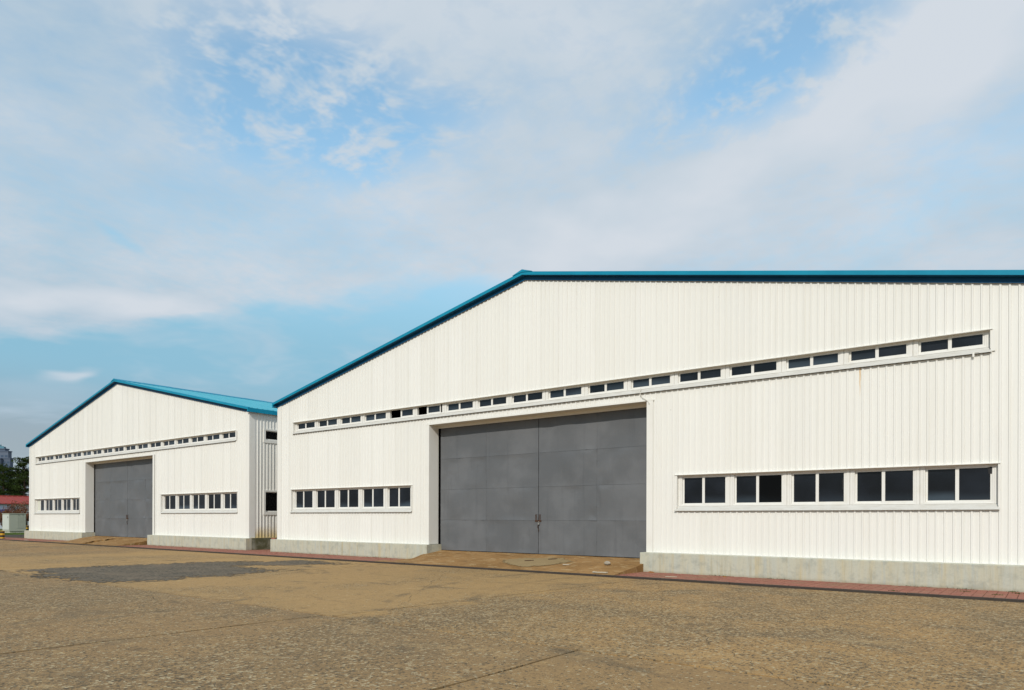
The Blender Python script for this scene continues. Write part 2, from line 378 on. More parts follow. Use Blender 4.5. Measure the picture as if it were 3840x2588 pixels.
def m_patch(t, b):
    p = wpos(t); n = t.noise(p, 2.0, 5, 0.6); f = t.noise(p, 25.0, 4)
    c = t.mix(n, (0.25, 0.175, 0.085), (0.35, 0.255, 0.13)); c = t.mix(t.ramp(f, 0.5, 0.8, 0, 0.4), c, (0.2, 0.16, 0.1))
    t.l.new(c, b.inputs['Base Color'])
mat('patch_concrete', rough=0.9, spec=0.2, fn=m_patch)
mat('crack_dark', (0.03, 0.024, 0.018), 0.95, 0.1)
mat('rust_plate', (0.065, 0.035, 0.02), 0.85, 0.2)
def m_ground(t, b):
    n = t.noise(wpos(t), 0.05, 5, 0.6)
    t.l.new(t.mix(n, (0.14, 0.115, 0.075), (0.20, 0.16, 0.10)), b.inputs['Base Color'])
mat('earth', rough=0.95, spec=0.1, fn=m_ground)
def m_turf(t, b):
    n = t.noise(wpos(t), 1.2, 5, 0.6)
    t.l.new(t.mix(n, (0.055, 0.085, 0.018), (0.11, 0.12, 0.03)), b.inputs['Base Color'])
mat('turf', rough=0.95, spec=0.1, fn=m_turf)
mat('grass_blade', (0.07, 0.12, 0.02), 0.7, 0.2)
mat('weed', (0.10, 0.10, 0.03), 0.8, 0.2)
mat('kerb_grey', (0.15, 0.15, 0.15), 0.85, 0.2)
def m_leaf(t, b, c1, c2):
    t.l.new(t.mix(t.noise(wpos(t), 1.3, 3), c1, c2), b.inputs['Base Color'])
mat('pine_needles', rough=0.8, spec=0.08, fn=lambda t, b: m_leaf(t, b, (0.013, 0.028, 0.006), (0.042, 0.062, 0.013)))
mat('red_leaves', rough=0.7, spec=0.2, fn=lambda t, b: m_leaf(t, b, (0.10, 0.035, 0.02), (0.19, 0.085, 0.04)))
mat('bark', (0.07, 0.05, 0.035), 0.9, 0.1)
def m_stripe(t, b):
    o = t.node('ShaderNodeTexCoord').outputs['Object']
    z_ = t.sep(o)[2]
    k = t.math('GREATER_THAN', t.math('FRACT', t.math('MULTIPLY_ADD', z_, 3.4, 0.05)), 0.5)
    n = t.noise(o, 14.0, 4)
    c = t.mix(k, (0.55, 0.31, 0.02), (0.015, 0.015, 0.016)); c = t.mix(t.ramp(n, 0.5, 0.8, 0, 0.4), c, (0.16, 0.11, 0.05))
    t.l.new(c, b.inputs['Base Color'])
mat('hazard_stripes', rough=0.6, spec=0.35, fn=m_stripe)
mat('cabinet_beige', (0.40, 0.41, 0.34), 0.55, 0.35)
mat('cabinet_door', (0.55, 0.57, 0.52), 0.5, 0.35)
mat('dark_metal', (0.05, 0.05, 0.05), 0.5)
mat('red_tile', (0.27, 0.05, 0.04), 0.7, 0.25)
mat('house_white', (0.66, 0.69, 0.72), 0.8, 0.2)
mat('blue_sign', (0.03, 0.08, 0.30), 0.5)
mat('tower_wall', (0.085, 0.11, 0.155), 0.7, 0.2)
mat('tower_wall_pale', (0.11, 0.135, 0.18), 0.7, 0.2)
mat('tower_glass', (0.05, 0.08, 0.125), 0.5, 0.2)
mat('tower_crown', (0.07, 0.17, 0.22), 0.5, 0.3)
mat('stone_grey', (0.33, 0.29, 0.23), 0.9, 0.2)
mat('scrap_white', (0.50, 0.44, 0.34), 0.8, 0.2)
mat('cable_white', (0.66, 0.63, 0.56), 0.5, 0.3)
mat('dry_leaf', (0.30, 0.13, 0.03), 0.8, 0.2)

# ------------------------------------------------------------------ mesh helper
class MB:
    def __init__(s): s.v = []; s.f = []
    def quad(s, a, b, c, d): s.poly((a, b, c, d))
    def poly(s, pts):
        i = len(s.v); s.v += [tuple(p) for p in pts]; s.f.append(tuple(range(i, i + len(pts))))
    def box(s, x0, x1, y0, y1, z0, z1):
        i = len(s.v)
        s.v += [(x0, y0, z0), (x1, y0, z0), (x1, y1, z0), (x0, y1, z0), (x0, y0, z1), (x1, y0, z1), (x1, y1, z1), (x0, y1, z1)]
        s.f += [tuple(i + k for k in q) for q in ((0, 3, 2, 1), (4, 5, 6, 7), (0, 1, 5, 4), (1, 2, 6, 5), (2, 3, 7, 6), (3, 0, 4, 7))]
    def extrude_x(s, prof, xs):
        """closed (y, z) profile swept along a list of x"""
        n = len(prof); i0 = len(s.v)
        for x in xs: s.v += [(x, y, z) for y, z in prof]
        for k in range(len(xs) - 1):
            for j in range(n):
                a = i0 + k * n + j; b = i0 + k * n + (j + 1) % n
                s.f.append((a, b, b + n, a + n))
        s.f.append(tuple(i0 + j for j in range(n))[::-1]); s.f.append(tuple(i0 + (len(xs) - 1) * n + j for j in range(n)))
    def hull6(s, pts): # 8 corners, ordering as box
        i = len(s.v); s.v += [tuple(p) for p in pts]
        s.f += [tuple(i + k for k in q) for q in ((0, 3, 2, 1), (4, 5, 6, 7), (0, 1, 5, 4), (1, 2, 6, 5), (2, 3, 7, 6), (3, 0, 4, 7))]
    def tube(s, pts, r, n=6, close=True):
        i0 = len(s.v); pts = [Vector(p) for p in pts]
        rs = r if isinstance(r, (list, tuple)) else [r] * len(pts)
        for k, p in enumerate(pts):
            d = (pts[min(k + 1, len(pts) - 1)] - pts[max(k - 1, 0)]).normalized()
            a = d.orthogonal().normalized(); b = d.cross(a)
            for j in range(n):
                t = 2 * PI * j / n; s.v.append(tuple(p + (a * math.cos(t) + b * math.sin(t)) * rs[k]))
        for k in range(len(pts) - 1):
            for j in range(n):
                a = i0 + k * n + j; b = i0 + k * n + (j + 1) % n
                s.f.append((a, b, b + n, a + n))
        s.f.append(tuple(i0 + j for j in range(n))[::-1]); s.f.append(tuple(i0 + (len(pts) - 1) * n + j for j in range(n)))
    def lathe(s, prof, n=16):
        i0 = len(s.v)
        for r, z in prof:
            for j in range(n): t = 2 * PI * j / n; s.v.append((r * math.cos(t), r * math.sin(t), z))
        for k in range(len(prof) - 1):
            for j in range(n):
                a = i0 + k * n + j; b = i0 + k * n + (j + 1) % n
                s.f.append((a, b, b + n, a + n))
        s.f.append(tuple(i0 + j for j in range(n))[::-1]); s.f.append(tuple(i0 + (len(prof) - 1) * n + j for j in range(n)))
    def mesh(s, name, material, smooth=False):
        m = bpy.data.meshes.new(name); m.from_pydata(s.v, [], s.f); m.update()
        m.materials.append(MATS[material])
        if smooth: m.polygons.foreach_set('use_smooth', [True] * len(m.polygons))
        return m
def obj(name, mesh, parent=None, loc=(0, 0, 0)):
    o = bpy.data.objects.new(name, mesh); COL.objects.link(o)
    o.location = loc
    if parent: o.parent = parent
    return o
def put(name, mb, material, parent=None, loc=(0, 0, 0), smooth=False):
    return obj(name, mb.mesh(name, material, smooth), parent, loc)
def empty(name, loc, rz=0.0):
    o = bpy.data.objects.new(name, None); COL.objects.link(o); o.location = loc; o.rotation_euler[2] = rz
    o.empty_display_size = 0.3
    return o
def tag(o, label, cat, group=None):
    o['label'] = label; o['category'] = cat
    if group: o['group'] = group
    return o
def struct(o, label=None, kind='structure'):
    o['kind'] = kind
    if label: o['label'] = label
    return o

# ------------------------------------------------------------------ ground
mb = MB(); mb.quad((-3000, -3000, -0.08), (3000, -3000, -0.08), (3000, 3000, -0.08), (-3000, 3000, -0.08))
struct(put('ground', mb, 'earth'), 'bare earth ground reaching to the horizon')
yard = struct(empty('yard_pavement', (-20, -20, 0)), 'stained ochre concrete yard in front of the warehouses')
KERB_Y = -2.22
rng = random.Random(4)
def jagged(a, b, n, amp, rg):
    pts = []
    for k in range(n):
        t = k / n
        pts.append((a[0] + (b[0] - a[0]) * t + (rg.uniform(-amp, amp) if 0 < k else 0), a[1] + (b[1] - a[1]) * t + (rg.uniform(-amp, amp) if 0 < k else 0)))
    return pts
def slab(c, kind, z=0.0, amp=0.014):
    """c: four corners anticlockwise, shrunk by half a joint"""
    cx = sum(p[0] for p in c) / 4; cy = sum(p[1] for p in c) / 4
    g = 0.022
    c = [(x - math.copysign(g, x - cx), y - math.copysign(g, y - cy)) for x, y in c]
    ring = []
    for k in range(4): ring += jagged(c[k], c[(k + 1) % 4], 26, amp, rng)
    mb = MB(); n = len(ring)
    tl = [0.0, 0.0]
    zt = lambda x, y: z + tl[0] * (x - cx) / 5 + tl[1] * (y - cy) / 5
    mb.poly([(x, y, zt(x, y)) for x, y in ring])
    for k in range(n):
        a, b = ring[k], ring[(k + 1) % n]
        mb.quad((a[0], a[1], zt(*a)), (a[0], a[1], -0.07), (b[0], b[1], -0.07), (b[0], b[1], zt(*b)))
    return put('slab', mb, 'slab_concrete', yard, (20, 20, 0))
rowA = [-96, -86, -76, -66, -56, -46, -36.5, -27.5, -19.25, -9.6, 0.4, 10.5, 20.5]
kA = {-9.6: 'speckled', -19.25: 'smooth', -27.5: 'smooth', -36.5: 'smooth', 0.4: 'speckled', 10.5: 'worn'}
for a, b in zip(rowA[:-1], rowA[1:]):
    e = lambda x: x + (0.55 if abs(x + 9.6) < .01 else 0.0)
    f = lambda x: x - (0.25 if abs(x + 9.6) < .01 else 0.0)
    slab([(f(a), -12.3), (f(b), -12.3), (e(b), KERB_Y), (e(a), KERB_Y)], kA.get(a, 'worn'), 0.0)
rowB = [-90, -80, -70, -60, -50, -40, -30, -20, -10.35, -4.85, 0.4, 10.5, 20.5]
for a, b in zip(rowB[:-1], rowB[1:]):
    slab([(a - (0.25 if abs(a + 10.35) < .01 else 0), -22.0), (b - (0.25 if abs(b + 10.35) < .01 else 0), -22.0), (b + (0.3 if abs(b + 10.35) < .01 else 0), -12.3), (a + (0.3 if abs(a + 10.35) < .01 else 0), -12.3)], 'worn', rng.uniform(-0.004, 0.004))
    slab([(a, -32.0), (b, -32.0), (b, -22.0), (a, -22.0)], 'worn', rng.uniform(-0.004, 0.004))
# asphalt repair
def ragged_patch(name, outline, material, z, label, parent=None, amp=0.25, loc=(0, 0, 0), cell=0.09):
    """thin overlay with crumbling edges: small tiles kept where a noisy distance to the outline is positive"""
    n = len(outline)
    def sd(x, y):
        d = 1e9; ins = False
        for k in range(n):
            (ax, ay), (bx, by) = outline[k], outline[(k + 1) % n]
            ex, ey = bx - ax, by - ay; t = max(0, min(1, ((x - ax) * ex + (y - ay) * ey) / (ex * ex + ey * ey)))
            d = min(d, math.hypot(x - ax - ex * t, y - ay - ey * t))
            if (ay > y) != (by > y) and x < ax + (y - ay) / ey * ex: ins = not ins
        return d if ins else -d
    xs = [p[0] for p in outline]; ys = [p[1] for p in outline]
    nx, ny = int((max(xs) - min(xs) + 2 * amp) / cell) + 1, int((max(ys) - min(ys) + 2 * amp) / cell) + 1
    keep = {}
    def nz(x, y):
        q = Vector((x, y, 1.7))
        return amp * (mnoise.noise(q * .8) * 1.2 + mnoise.noise(q * 2.7) * .8 + mnoise.noise(q * 7.0) * 1.2 + mnoise.noise(q * 19.0) * 1.6)
    mb = MB(); idx = {}
    def vert(i, j):
        if (i, j) not in idx:
            x = min(xs) - amp + i * cell; y = min(ys) - amp + j * cell
            x += cell * .4 * mnoise.noise(Vector((x * 9, y * 9, 0))); y += cell * .4 * mnoise.noise(Vector((x * 9, y * 9, 5)))
            idx[i, j] = len(mb.v); mb.v.append((x, y, z(x, y) if callable(z) else z))
        return idx[i, j]
    for i in range(nx):
        for j in range(ny):
            x = min(xs) - amp + (i + .5) * cell; y = min(ys) - amp + (j + .5) * cell
            if sd(x, y) + nz(x, y) > 0: mb.f.append((vert(i, j), vert(i + 1, j), vert(i + 1, j + 1), vert(i, j + 1)))
    o = put(name, mb, material, parent, loc)
    if not parent: struct(o, label)
    return o
ragged_patch('asphalt_patch', [(-25.9, -12.15), (-19.35, -12.2), (-18.95, -11.0), (-19.1, -9.0), (-19.3, -7.6), (-19.5, -6.55), (-21, -6.9), (-22.6, -6.4), (-21.5, -5.0), (-20.6, -3.6), (-23.5, -3.1), (-24.6, -5.0), (-25.3, -6.5), (-26.0, -9.8)],
             'asphalt', 0.005, 'dark grey asphalt repair patch in the yard near the gap between the warehouses', amp=0.45)

# brick strip along the walls
strip = struct(empty('brick_pavement', (-30, -1.2, 0)), 'red brick paving strip along the warehouse plinths')
BX0, BX1, BY0, BY1, BZ = -66.6, 3.0, -2.10, -0.30, 0.05
mb = MB(); mb.box(BX0, BX1, KERB_Y + 0.03, 6.0, -0.06, 0.036)
put('joint_bed', mb, 'joint_sand', strip, (30, 1.2, 0))
bm_ = MB()
def brick_box(m, x, y, dz, skew):
    h = 0.004
    m.hull6([(x + h, y + h, 0.0), (x + .2 - h, y + h, 0.0), (x + .2 - h, y + .1 - h, 0.0), (x + h, y + .1 - h, 0.0),
             (x + h + .003, y + h + .003, BZ + dz), (x + .2 - h - .003, y + h + .003, BZ + dz + skew), (x + .2 - h - .003, y + .1 - h - .003, BZ + dz + skew), (x + h + .003, y + .1 - h - .003, BZ + dz)])
brick_meshes = []
for k in range(6):
    m = MB(); brick_box(m, -0.1, -0.05, rng.uniform(-.003, .004), rng.uniform(-.003, .003)); brick_meshes.append(m.mesh('brick', 'brick_red'))
RAMPX = {1: (-20.2, -10.05), 2: (-52.4, -42.25)}
cells_ = []
nx = int((BX1 - BX0) / .2); ny = 18
for i in range(nx):
    for j in range(ny):
        x = BX1 - (i + 1) * .2; y = BY1 - (j + 1) * .1 + 0.012 * math.sin(i * 1.3)
        skip = any(a + 0.9 + (-0.35 - y) * 0.55 < x and x + .2 < b for a, b in RAMPX.values())
        if not skip: cells_.append((x, y))
for i in range(11):                    # the gap between the two buildings is paved too
    for j in range(-3, 20):
        cells_.append((-32.0 + i * .2, -0.3 + (j + 3) * .1))
cells_.sort(key=lambda c: (c[0] + 0.9) ** 2 + (c[1] + 20) ** 2)
seen = [c for c in cells_ if c[0] < -0.35]
near = set(seen[:300])
for k, c in enumerate(seen[:300]):
    obj('brick', brick_meshes[k * 5 % 6], strip, (c[0] + .1 + 30, c[1] + .05 + 1.2, 0))
rest = MB()
for c in cells_:
    if c not in near: brick_box(rest, c[0], c[1], rng.uniform(-.004, .004), rng.uniform(-.003, .003))
o = put('brick_field', rest, 'brick_red', strip, (30, 1.2, 0)); o['kind'] = 'stuff'
# dark edging between bricks and yard, laid in lengths
mbk = MB()
edging = struct(empty('drain_edging', (-30, KERB_Y, 0)), 'low dark edging between brick strip and concrete yard')
em = []
for k in range(4):
    m = MB(); a = rng.uniform(-.004, .004)
    m.extrude_x([(-0.035, -0.06), (-0.035 + a, 0.050), (-0.022 + a, 0.060), (0.045, 0.060), (0.055, 0.050), (0.055, -0.06)], [-1.99, 0, 1.99])
    em.append(m.mesh('edging_length', 'dark_edging'))
x = BX0 + 2
while x < BX1 + 2:
    obj('edging_length', em[int(x * 7) % 4], edging, (x + 30, rng.uniform(-.01, .01), rng.uniform(-.005, .003))); x += 4.0

# ------------------------------------------------------------------ ramps in front of the doors
def ramp_z(lx, y, foot=0.055):
    z = 0.405 - 0.35 * (0.56 - y) / (0.56 - KERB_Y)
    e = -5.55 + max(0.0, (-0.3 - y)) * 0.95          # left flank fans out
    k = min(1.0, max(0.0, (lx - e) / 0.95)); k = k * k * (3 - 2 * k) if k < 1 else 1
    return foot + (z - foot) * k
def ramp(cx, broken):
    r = struct(empty('concrete_ramp', (cx, -0.9, 0)), None)
    def piece(x0, x1, name, zoff=0.0, split=None):
        mb = MB(); nx, ny = 60, 22; g = []
        for i in range(nx + 1):
            row = []
            for j in range(ny + 1):
                y = KERB_Y + 0.05 + (0.56 - KERB_Y - 0.05) * j / ny
                a = x0 if not callable(x0) else x0(y); b = x1 if not callable(x1) else x1(y)
                x = a + (b - a) * i / nx
                n = mnoise.noise(Vector((x * 1.3 + cx, y * 1.3, 3.0))) * 0.010 + mnoise.noise(Vector((x * 5 + cx, y * 5, 9.0))) * 0.004
                zz_ = ramp_z(x, y) + n + (zoff(x, y) if callable(zoff) else zoff)
                row.append((x, y, zz_))
            g.append(row)
        for i in range(nx):
            for j in range(ny): mb.quad(g[i][j], g[i + 1][j], g[i + 1][j + 1], g[i][j + 1])
        for j in range(ny):
            a, b = g[nx][j], g[nx][j + 1]; mb.quad(a, (a[0], a[1], -0.05), (b[0], b[1], -0.05), b)
            a, b = g[0][j], g[0][j + 1]; mb.quad(b, (b[0], b[1], -0.05), (a[0], a[1], -0.05), a)
        for i in range(nx):
            a, b = g[i][0], g[i + 1][0]; mb.quad(a, (a[0], a[1], -0.05), (b[0], b[1], -0.05), b)
        return put(name, mb, 'ramp_concrete', r, (0, 0.9, 0))
    if not broken:
        piece(-5.6, 4.78, 'ramp_slab')
    else:
        cr = lambda y: 0.15 - (y - KERB_Y) * 0.05 + 0.09 * math.sin(y * 6) + 0.05 * math.sin(y * 15)
        piece(-5.6, lambda y: cr(y) - 0.05, 'ramp_slab', lambda x, y: 0.05 * max(0, min(1, (x + 2.6) / 2.6)) * max(0, min(1, (0.3 - y) / 1.0)) * max(0, min(1, (y - KERB_Y) / 0.7)))
        piece(lambda y: cr(y) + 0.04, 4.5, 'ramp_slab', lambda x, y: -0.03 * max(0, min(1, (0.3 - y) / 1.0)))
    return r
r1 = ramp(-14.83, False); r1['label'] = 'stained ochre concrete ramp up to the nearer grey door'
r2 = ramp(-47.03, True); r2['label'] = 'cracked brown concrete ramp up to the farther grey door'
zr = lambda x, y: ramp_z(x, y) + 0.014
o = ragged_patch('repair_patch', [(0.15, -0.35), (1.6, -0.05), (2.35, -0.55), (1.9, -1.3), (1.25, -1.75), (0.2, -1.35), (-0.3, -0.8)], 'patch_concrete', zr, None, r1, 0.10, (0, 0.9, 0), 0.04)
for k, (px, py, rz) in enumerate(((0.72, -0.75, 0.5), (1.38, -0.30, 0.5))):
    mb = MB(); n = 10
    ring = [(0.17 * math.cos(2 * PI * i / n) * (1 + .12 * math.sin(i * 2.2)), 0.055 * math.sin(2 * PI * i / n) * (1 + .2 * math.cos(i * 1.7))) for i in range(n)]
    c, s = math.cos(rz), math.sin(rz); pts = [(px + a * c - b * s, py + a * s + b * c) for a, b in ring]
    mb.poly([(x, y, zr(x, y) + 0.012) for x, y in pts])
    for i in range(n):
        a, b = pts[i], pts[(i + 1) % n]; mb.quad((*a, zr(*a) + .012), (*a, zr(*a) - .01), (*b, zr(*b) - .01), (*b, zr(*b) + .012))
    put('iron_cover', mb, 'rust_plate', r1, (0, 0.9, 0))

# ------------------------------------------------------------------ warehouses
HW = 14.885                      # half width of a gable front
EAVE, SLOPE, APEX = 7.00, 0.2096, 10.12
LEN = 48.0
PITCH = 0.1832; NR = 4; SHW = PITCH * NR
ZB = 0.662
zt = lambda x: APEX - SLOPE * abs(x)
UP = (-13.62, 13.64, 5.63, 6.19)               # window band openings: x0, x1, z0, z1
LL = (-13.77, -5.71, 1.925, 3.03)
LR = (5.755, 13.80, 1.925, 3.03)
DR = (-4.71, 4.75, 0.0, 5.365)                 # doorway
RIBH = 0.024
def rib_profile(x0):
    """(x, y) points of one pitch: pan, then a trapezoid rib standing towards the camera"""
    return [(x0, 0.0), (x0 + 0.086, 0.0), (x0 + 0.087, -0.0025), (x0 + 0.096, -0.0025), (x0 + 0.097, 0.0), (x0 + 0.118, 0.0), (x0 + 0.131, -RIBH), (x0 + 0.167, -RIBH), (x0 + 0.180, 0.0)]
def interp(prof, x):
    for (xa, ya), (xb, yb) in zip(prof[:-1], prof[1:]):
        if xa <= x <= xb: return ya + (yb - ya) * (x - xa) / max(1e-9, xb - xa)
    return 0.0
def make_sheets(x_from, x_to, openings, ztop, zbot):
    """sheet meshes for a ribbed wall in the plane y = 0; returns a list of MB"""
    out = []
    ns = int(math.ceil((x_to - x_from) / SHW))
    for s in range(ns):
        xs0 = x_from + s * SHW; xs1 = min(xs0 + SHW, x_to)
        prof = []
        for k in range(NR): prof += rib_profile(xs0 + k * PITCH)
        prof.append((xs0 + SHW, -0.0012))
        prof = [p for p in prof if p[0] < xs1 - 1e-4] + ([(xs1 - 0.0005, -0.004), (xs1 + 0.010, -0.005)] if xs1 < x_to - 0.02 else [(x_to, 0.0)])
        cuts = sorted({o_[i] for o_ in openings for i in (0, 1)} | {0.0})
        xs = sorted({round(p[0], 5) for p in prof} | {round(c, 5) for c in cuts if xs0 < c < xs1})
        segs = []
        for a, b in zip(xs[:-1], xs[1:]):
            if b - a < 1e-4: continue
            m = (a + b) / 2; free = [[zbot, None]]
            for o_ in sorted([o_ for o_ in openings if o_[0] < m < o_[1]], key=lambda q: q[2]):
                last = free.pop()
                if o_[2] > last[0] + 0.01: free.append([last[0], o_[2]])
                free.append([max(o_[3], last[0]), None])
            segs.append((a, b, free))
        comps = []; prev = []
        for a, b, free in segs:
            cur = []
            for lo, hi in free:
                hit = None
                for (l2, h2, ci) in prev:
                    if lo < (h2 or 99) and l2 < (hi or 99): hit = ci; break
                if hit is None: comps.append([]); hit = len(comps) - 1
                comps[hit].append((a, b, lo, hi)); cur.append((lo, hi, hit))
            prev = cur
        for comp in comps:
            mb = MB()
            for a, b, lo, hi in comp:
                ya, yb = interp(prof, a), interp(prof, b)
                za = hi if hi is not None else ztop(a); zb_ = hi if hi is not None else ztop(b)
                if za - lo < 0.01: continue
                mb.quad((a, ya, lo), (b, yb, lo), (b, yb, zb_), (a, ya, za))
            if mb.f: out.append(mb)
    return out
FRONT = [m.mesh('cladding_sheet', 'white_sheet') for m in make_sheets(-HW + 0.17, HW - 0.17, [UP, LL, LR, DR], lambda x: zt(x) + 0.12, ZB)]

def window_parts(h):
    """meshes of one sliding window, glass area h high, origin at lower left of its frame"""
    fw, bot, top = 1.455, 0.085, 0.085; H = bot + h + top
    fr = MB()
    fr.box(0, fw, 0.075, 0.17, 0, 0.045); fr.box(0, fw, 0.075, 0.17, H - 0.04, H)
    fr.box(0, 0.04, 0.075, 0.17, 0.045, H - 0.04); fr.box(fw - 0.035, fw, 0.075, 0.17, 0.045, H - 0.04)
    fr.box(0.04, fw - 0.035, 0.063, 0.075, -0.002, 0.018)                                  # sill track
    def sash(x0, x1, y0):
        m = MB(); t = 0.05 if y0 > .1 else 0.078
        m.box(x0, x1, y0, y0 + .03, 0.046, bot); m.box(x0, x1, y0, y0 + .03, bot + h, H - 0.041)
        m.box(x0, x0 + t, y0, y0 + .03, bot, bot + h); m.box(x1 - (t if y0 > .1 else .04), x1, y0, y0 + .03, bot, bot + h)
        return m
    sl = sash(0.042, 0.735, 0.125); sr = sash(0.674, 1.419, 0.088)
    pl = MB(); pl.box(0.093, 0.684, 0.137, 0.142, bot + .001, bot + h - .001)
    pr = MB(); pr.box(0.753, 1.378, 0.100, 0.105, bot + .001, bot + h - .001)
    blk = MB(); blk.box(0.093, 0.684, 0.144, 0.148, bot + .001, bot + h - .001)
    return {'frame': fr.mesh('window', 'window_white'), 'sash_l': sl.mesh('sash', 'window_white'), 'sash_r': sr.mesh('sash', 'window_white'),
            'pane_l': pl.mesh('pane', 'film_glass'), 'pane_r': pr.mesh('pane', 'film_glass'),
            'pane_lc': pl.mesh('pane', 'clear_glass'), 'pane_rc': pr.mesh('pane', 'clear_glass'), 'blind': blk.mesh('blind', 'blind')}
WLOW = window_parts(0.765); WUP = window_parts(0.245)
def post_mesh(h):
    m = MB(); m.box(0, 0.062, 0.070, 0.16, 0, h); m.box(0.066, 0.084, 0.085, 0.16, 0, h); m.box(0.088, 0.145, 0.070, 0.16, 0, h)
    return m.mesh('mullion_post', 'window_white')
PLOW = post_mesh(0.955); PUP = post_mesh(0.44)

def door_panel(x0, x1, z0, z1, seed):
    rg = random.Random(seed); mb = MB(); nx, nz = 34, 18; g = []
    dents = [(rg.uniform(x0, x1), rg.uniform(z0, z1), rg.uniform(.2, .6), rg.uniform(-.03, .03)) for _ in range(6)]
    puck = [(rg.uniform(x0, x1), rg.choice((z0, z1)), rg.uniform(.08, .22), rg.uniform(.008, .024)) for _ in range(3)]
    puck += [(rg.choice((x0, x1)), rg.uniform(z0, z1), rg.uniform(.05, .12), rg.uniform(.006, .014)) for _ in range(6)]
    gp = 0.0025
    for i in range(nx + 1):
        row = []
        for j in range(nz + 1):
            x = x0 + gp + (x1 - x0 - 2 * gp) * i / nx; z = z0 + gp + (z1 - z0 - 2 * gp) * j / nz
            d = 0.006 * mnoise.noise(Vector((x * .9 + seed, z * .9, seed * 3.1)))
            for a, b, r, h in dents: d += h * math.exp(-((x - a) ** 2 + (z - b) ** 2) / (r * r))
            e = min(i, nx - i, j, nz - j)
            fade = min(1, e / 2)
            d *= fade
            for a, b, r, h in puck: d -= h * math.exp(-(((x - a) / r) ** 2 + ((z - b) / (r * .5)) ** 2)) * (0.6 + .4 * math.sin(x * 55 + z * 47))
            row.append((x, d - (0.004 if j == 0 else 0), z))
        g.append(row)
    for i in range(nx + 1): mb.v += g[i]
    nn = nz + 1
    for i in range(nx):
        for j in range(nz): mb.f.append((i * nn + j, (i + 1) * nn + j, (i + 1) * nn + j + 1, i * nn + j + 1))
    nf = len(mb.f)
    ring = [g[i][0] for i in range(nx)] + [g[nx][j] for j in range(nz)] + [g[i][nz] for i in range(nx, 0, -1)] + [g[0][j] for j in range(nz, 0, -1)]
    for a, b in zip(ring, ring[1:] + ring[:1]): mb.quad(a, (a[0], 0.02, a[2]), (b[0], 0.02, b[2]), b)
    m = mb.mesh('door_sheet', 'door_grey')
    m.polygons.foreach_set('use_smooth', [k < nf for k in range(len(m.polygons))])
    return m
DCX = [-4.62, -2.25, 0.19, 2.61, 4.98]; DCZ = [0.425, 1.62, 2.82, 4.04, 5.42]
DPAN = {(i, j): door_panel(DCX[i] - (0 if i != 2 else -.010), DCX[i + 1] - (.010 if i == 1 else 0), DCZ[j], DCZ[j + 1], 11 + i * 5 + j) for i in range(4) for j in range(4)}

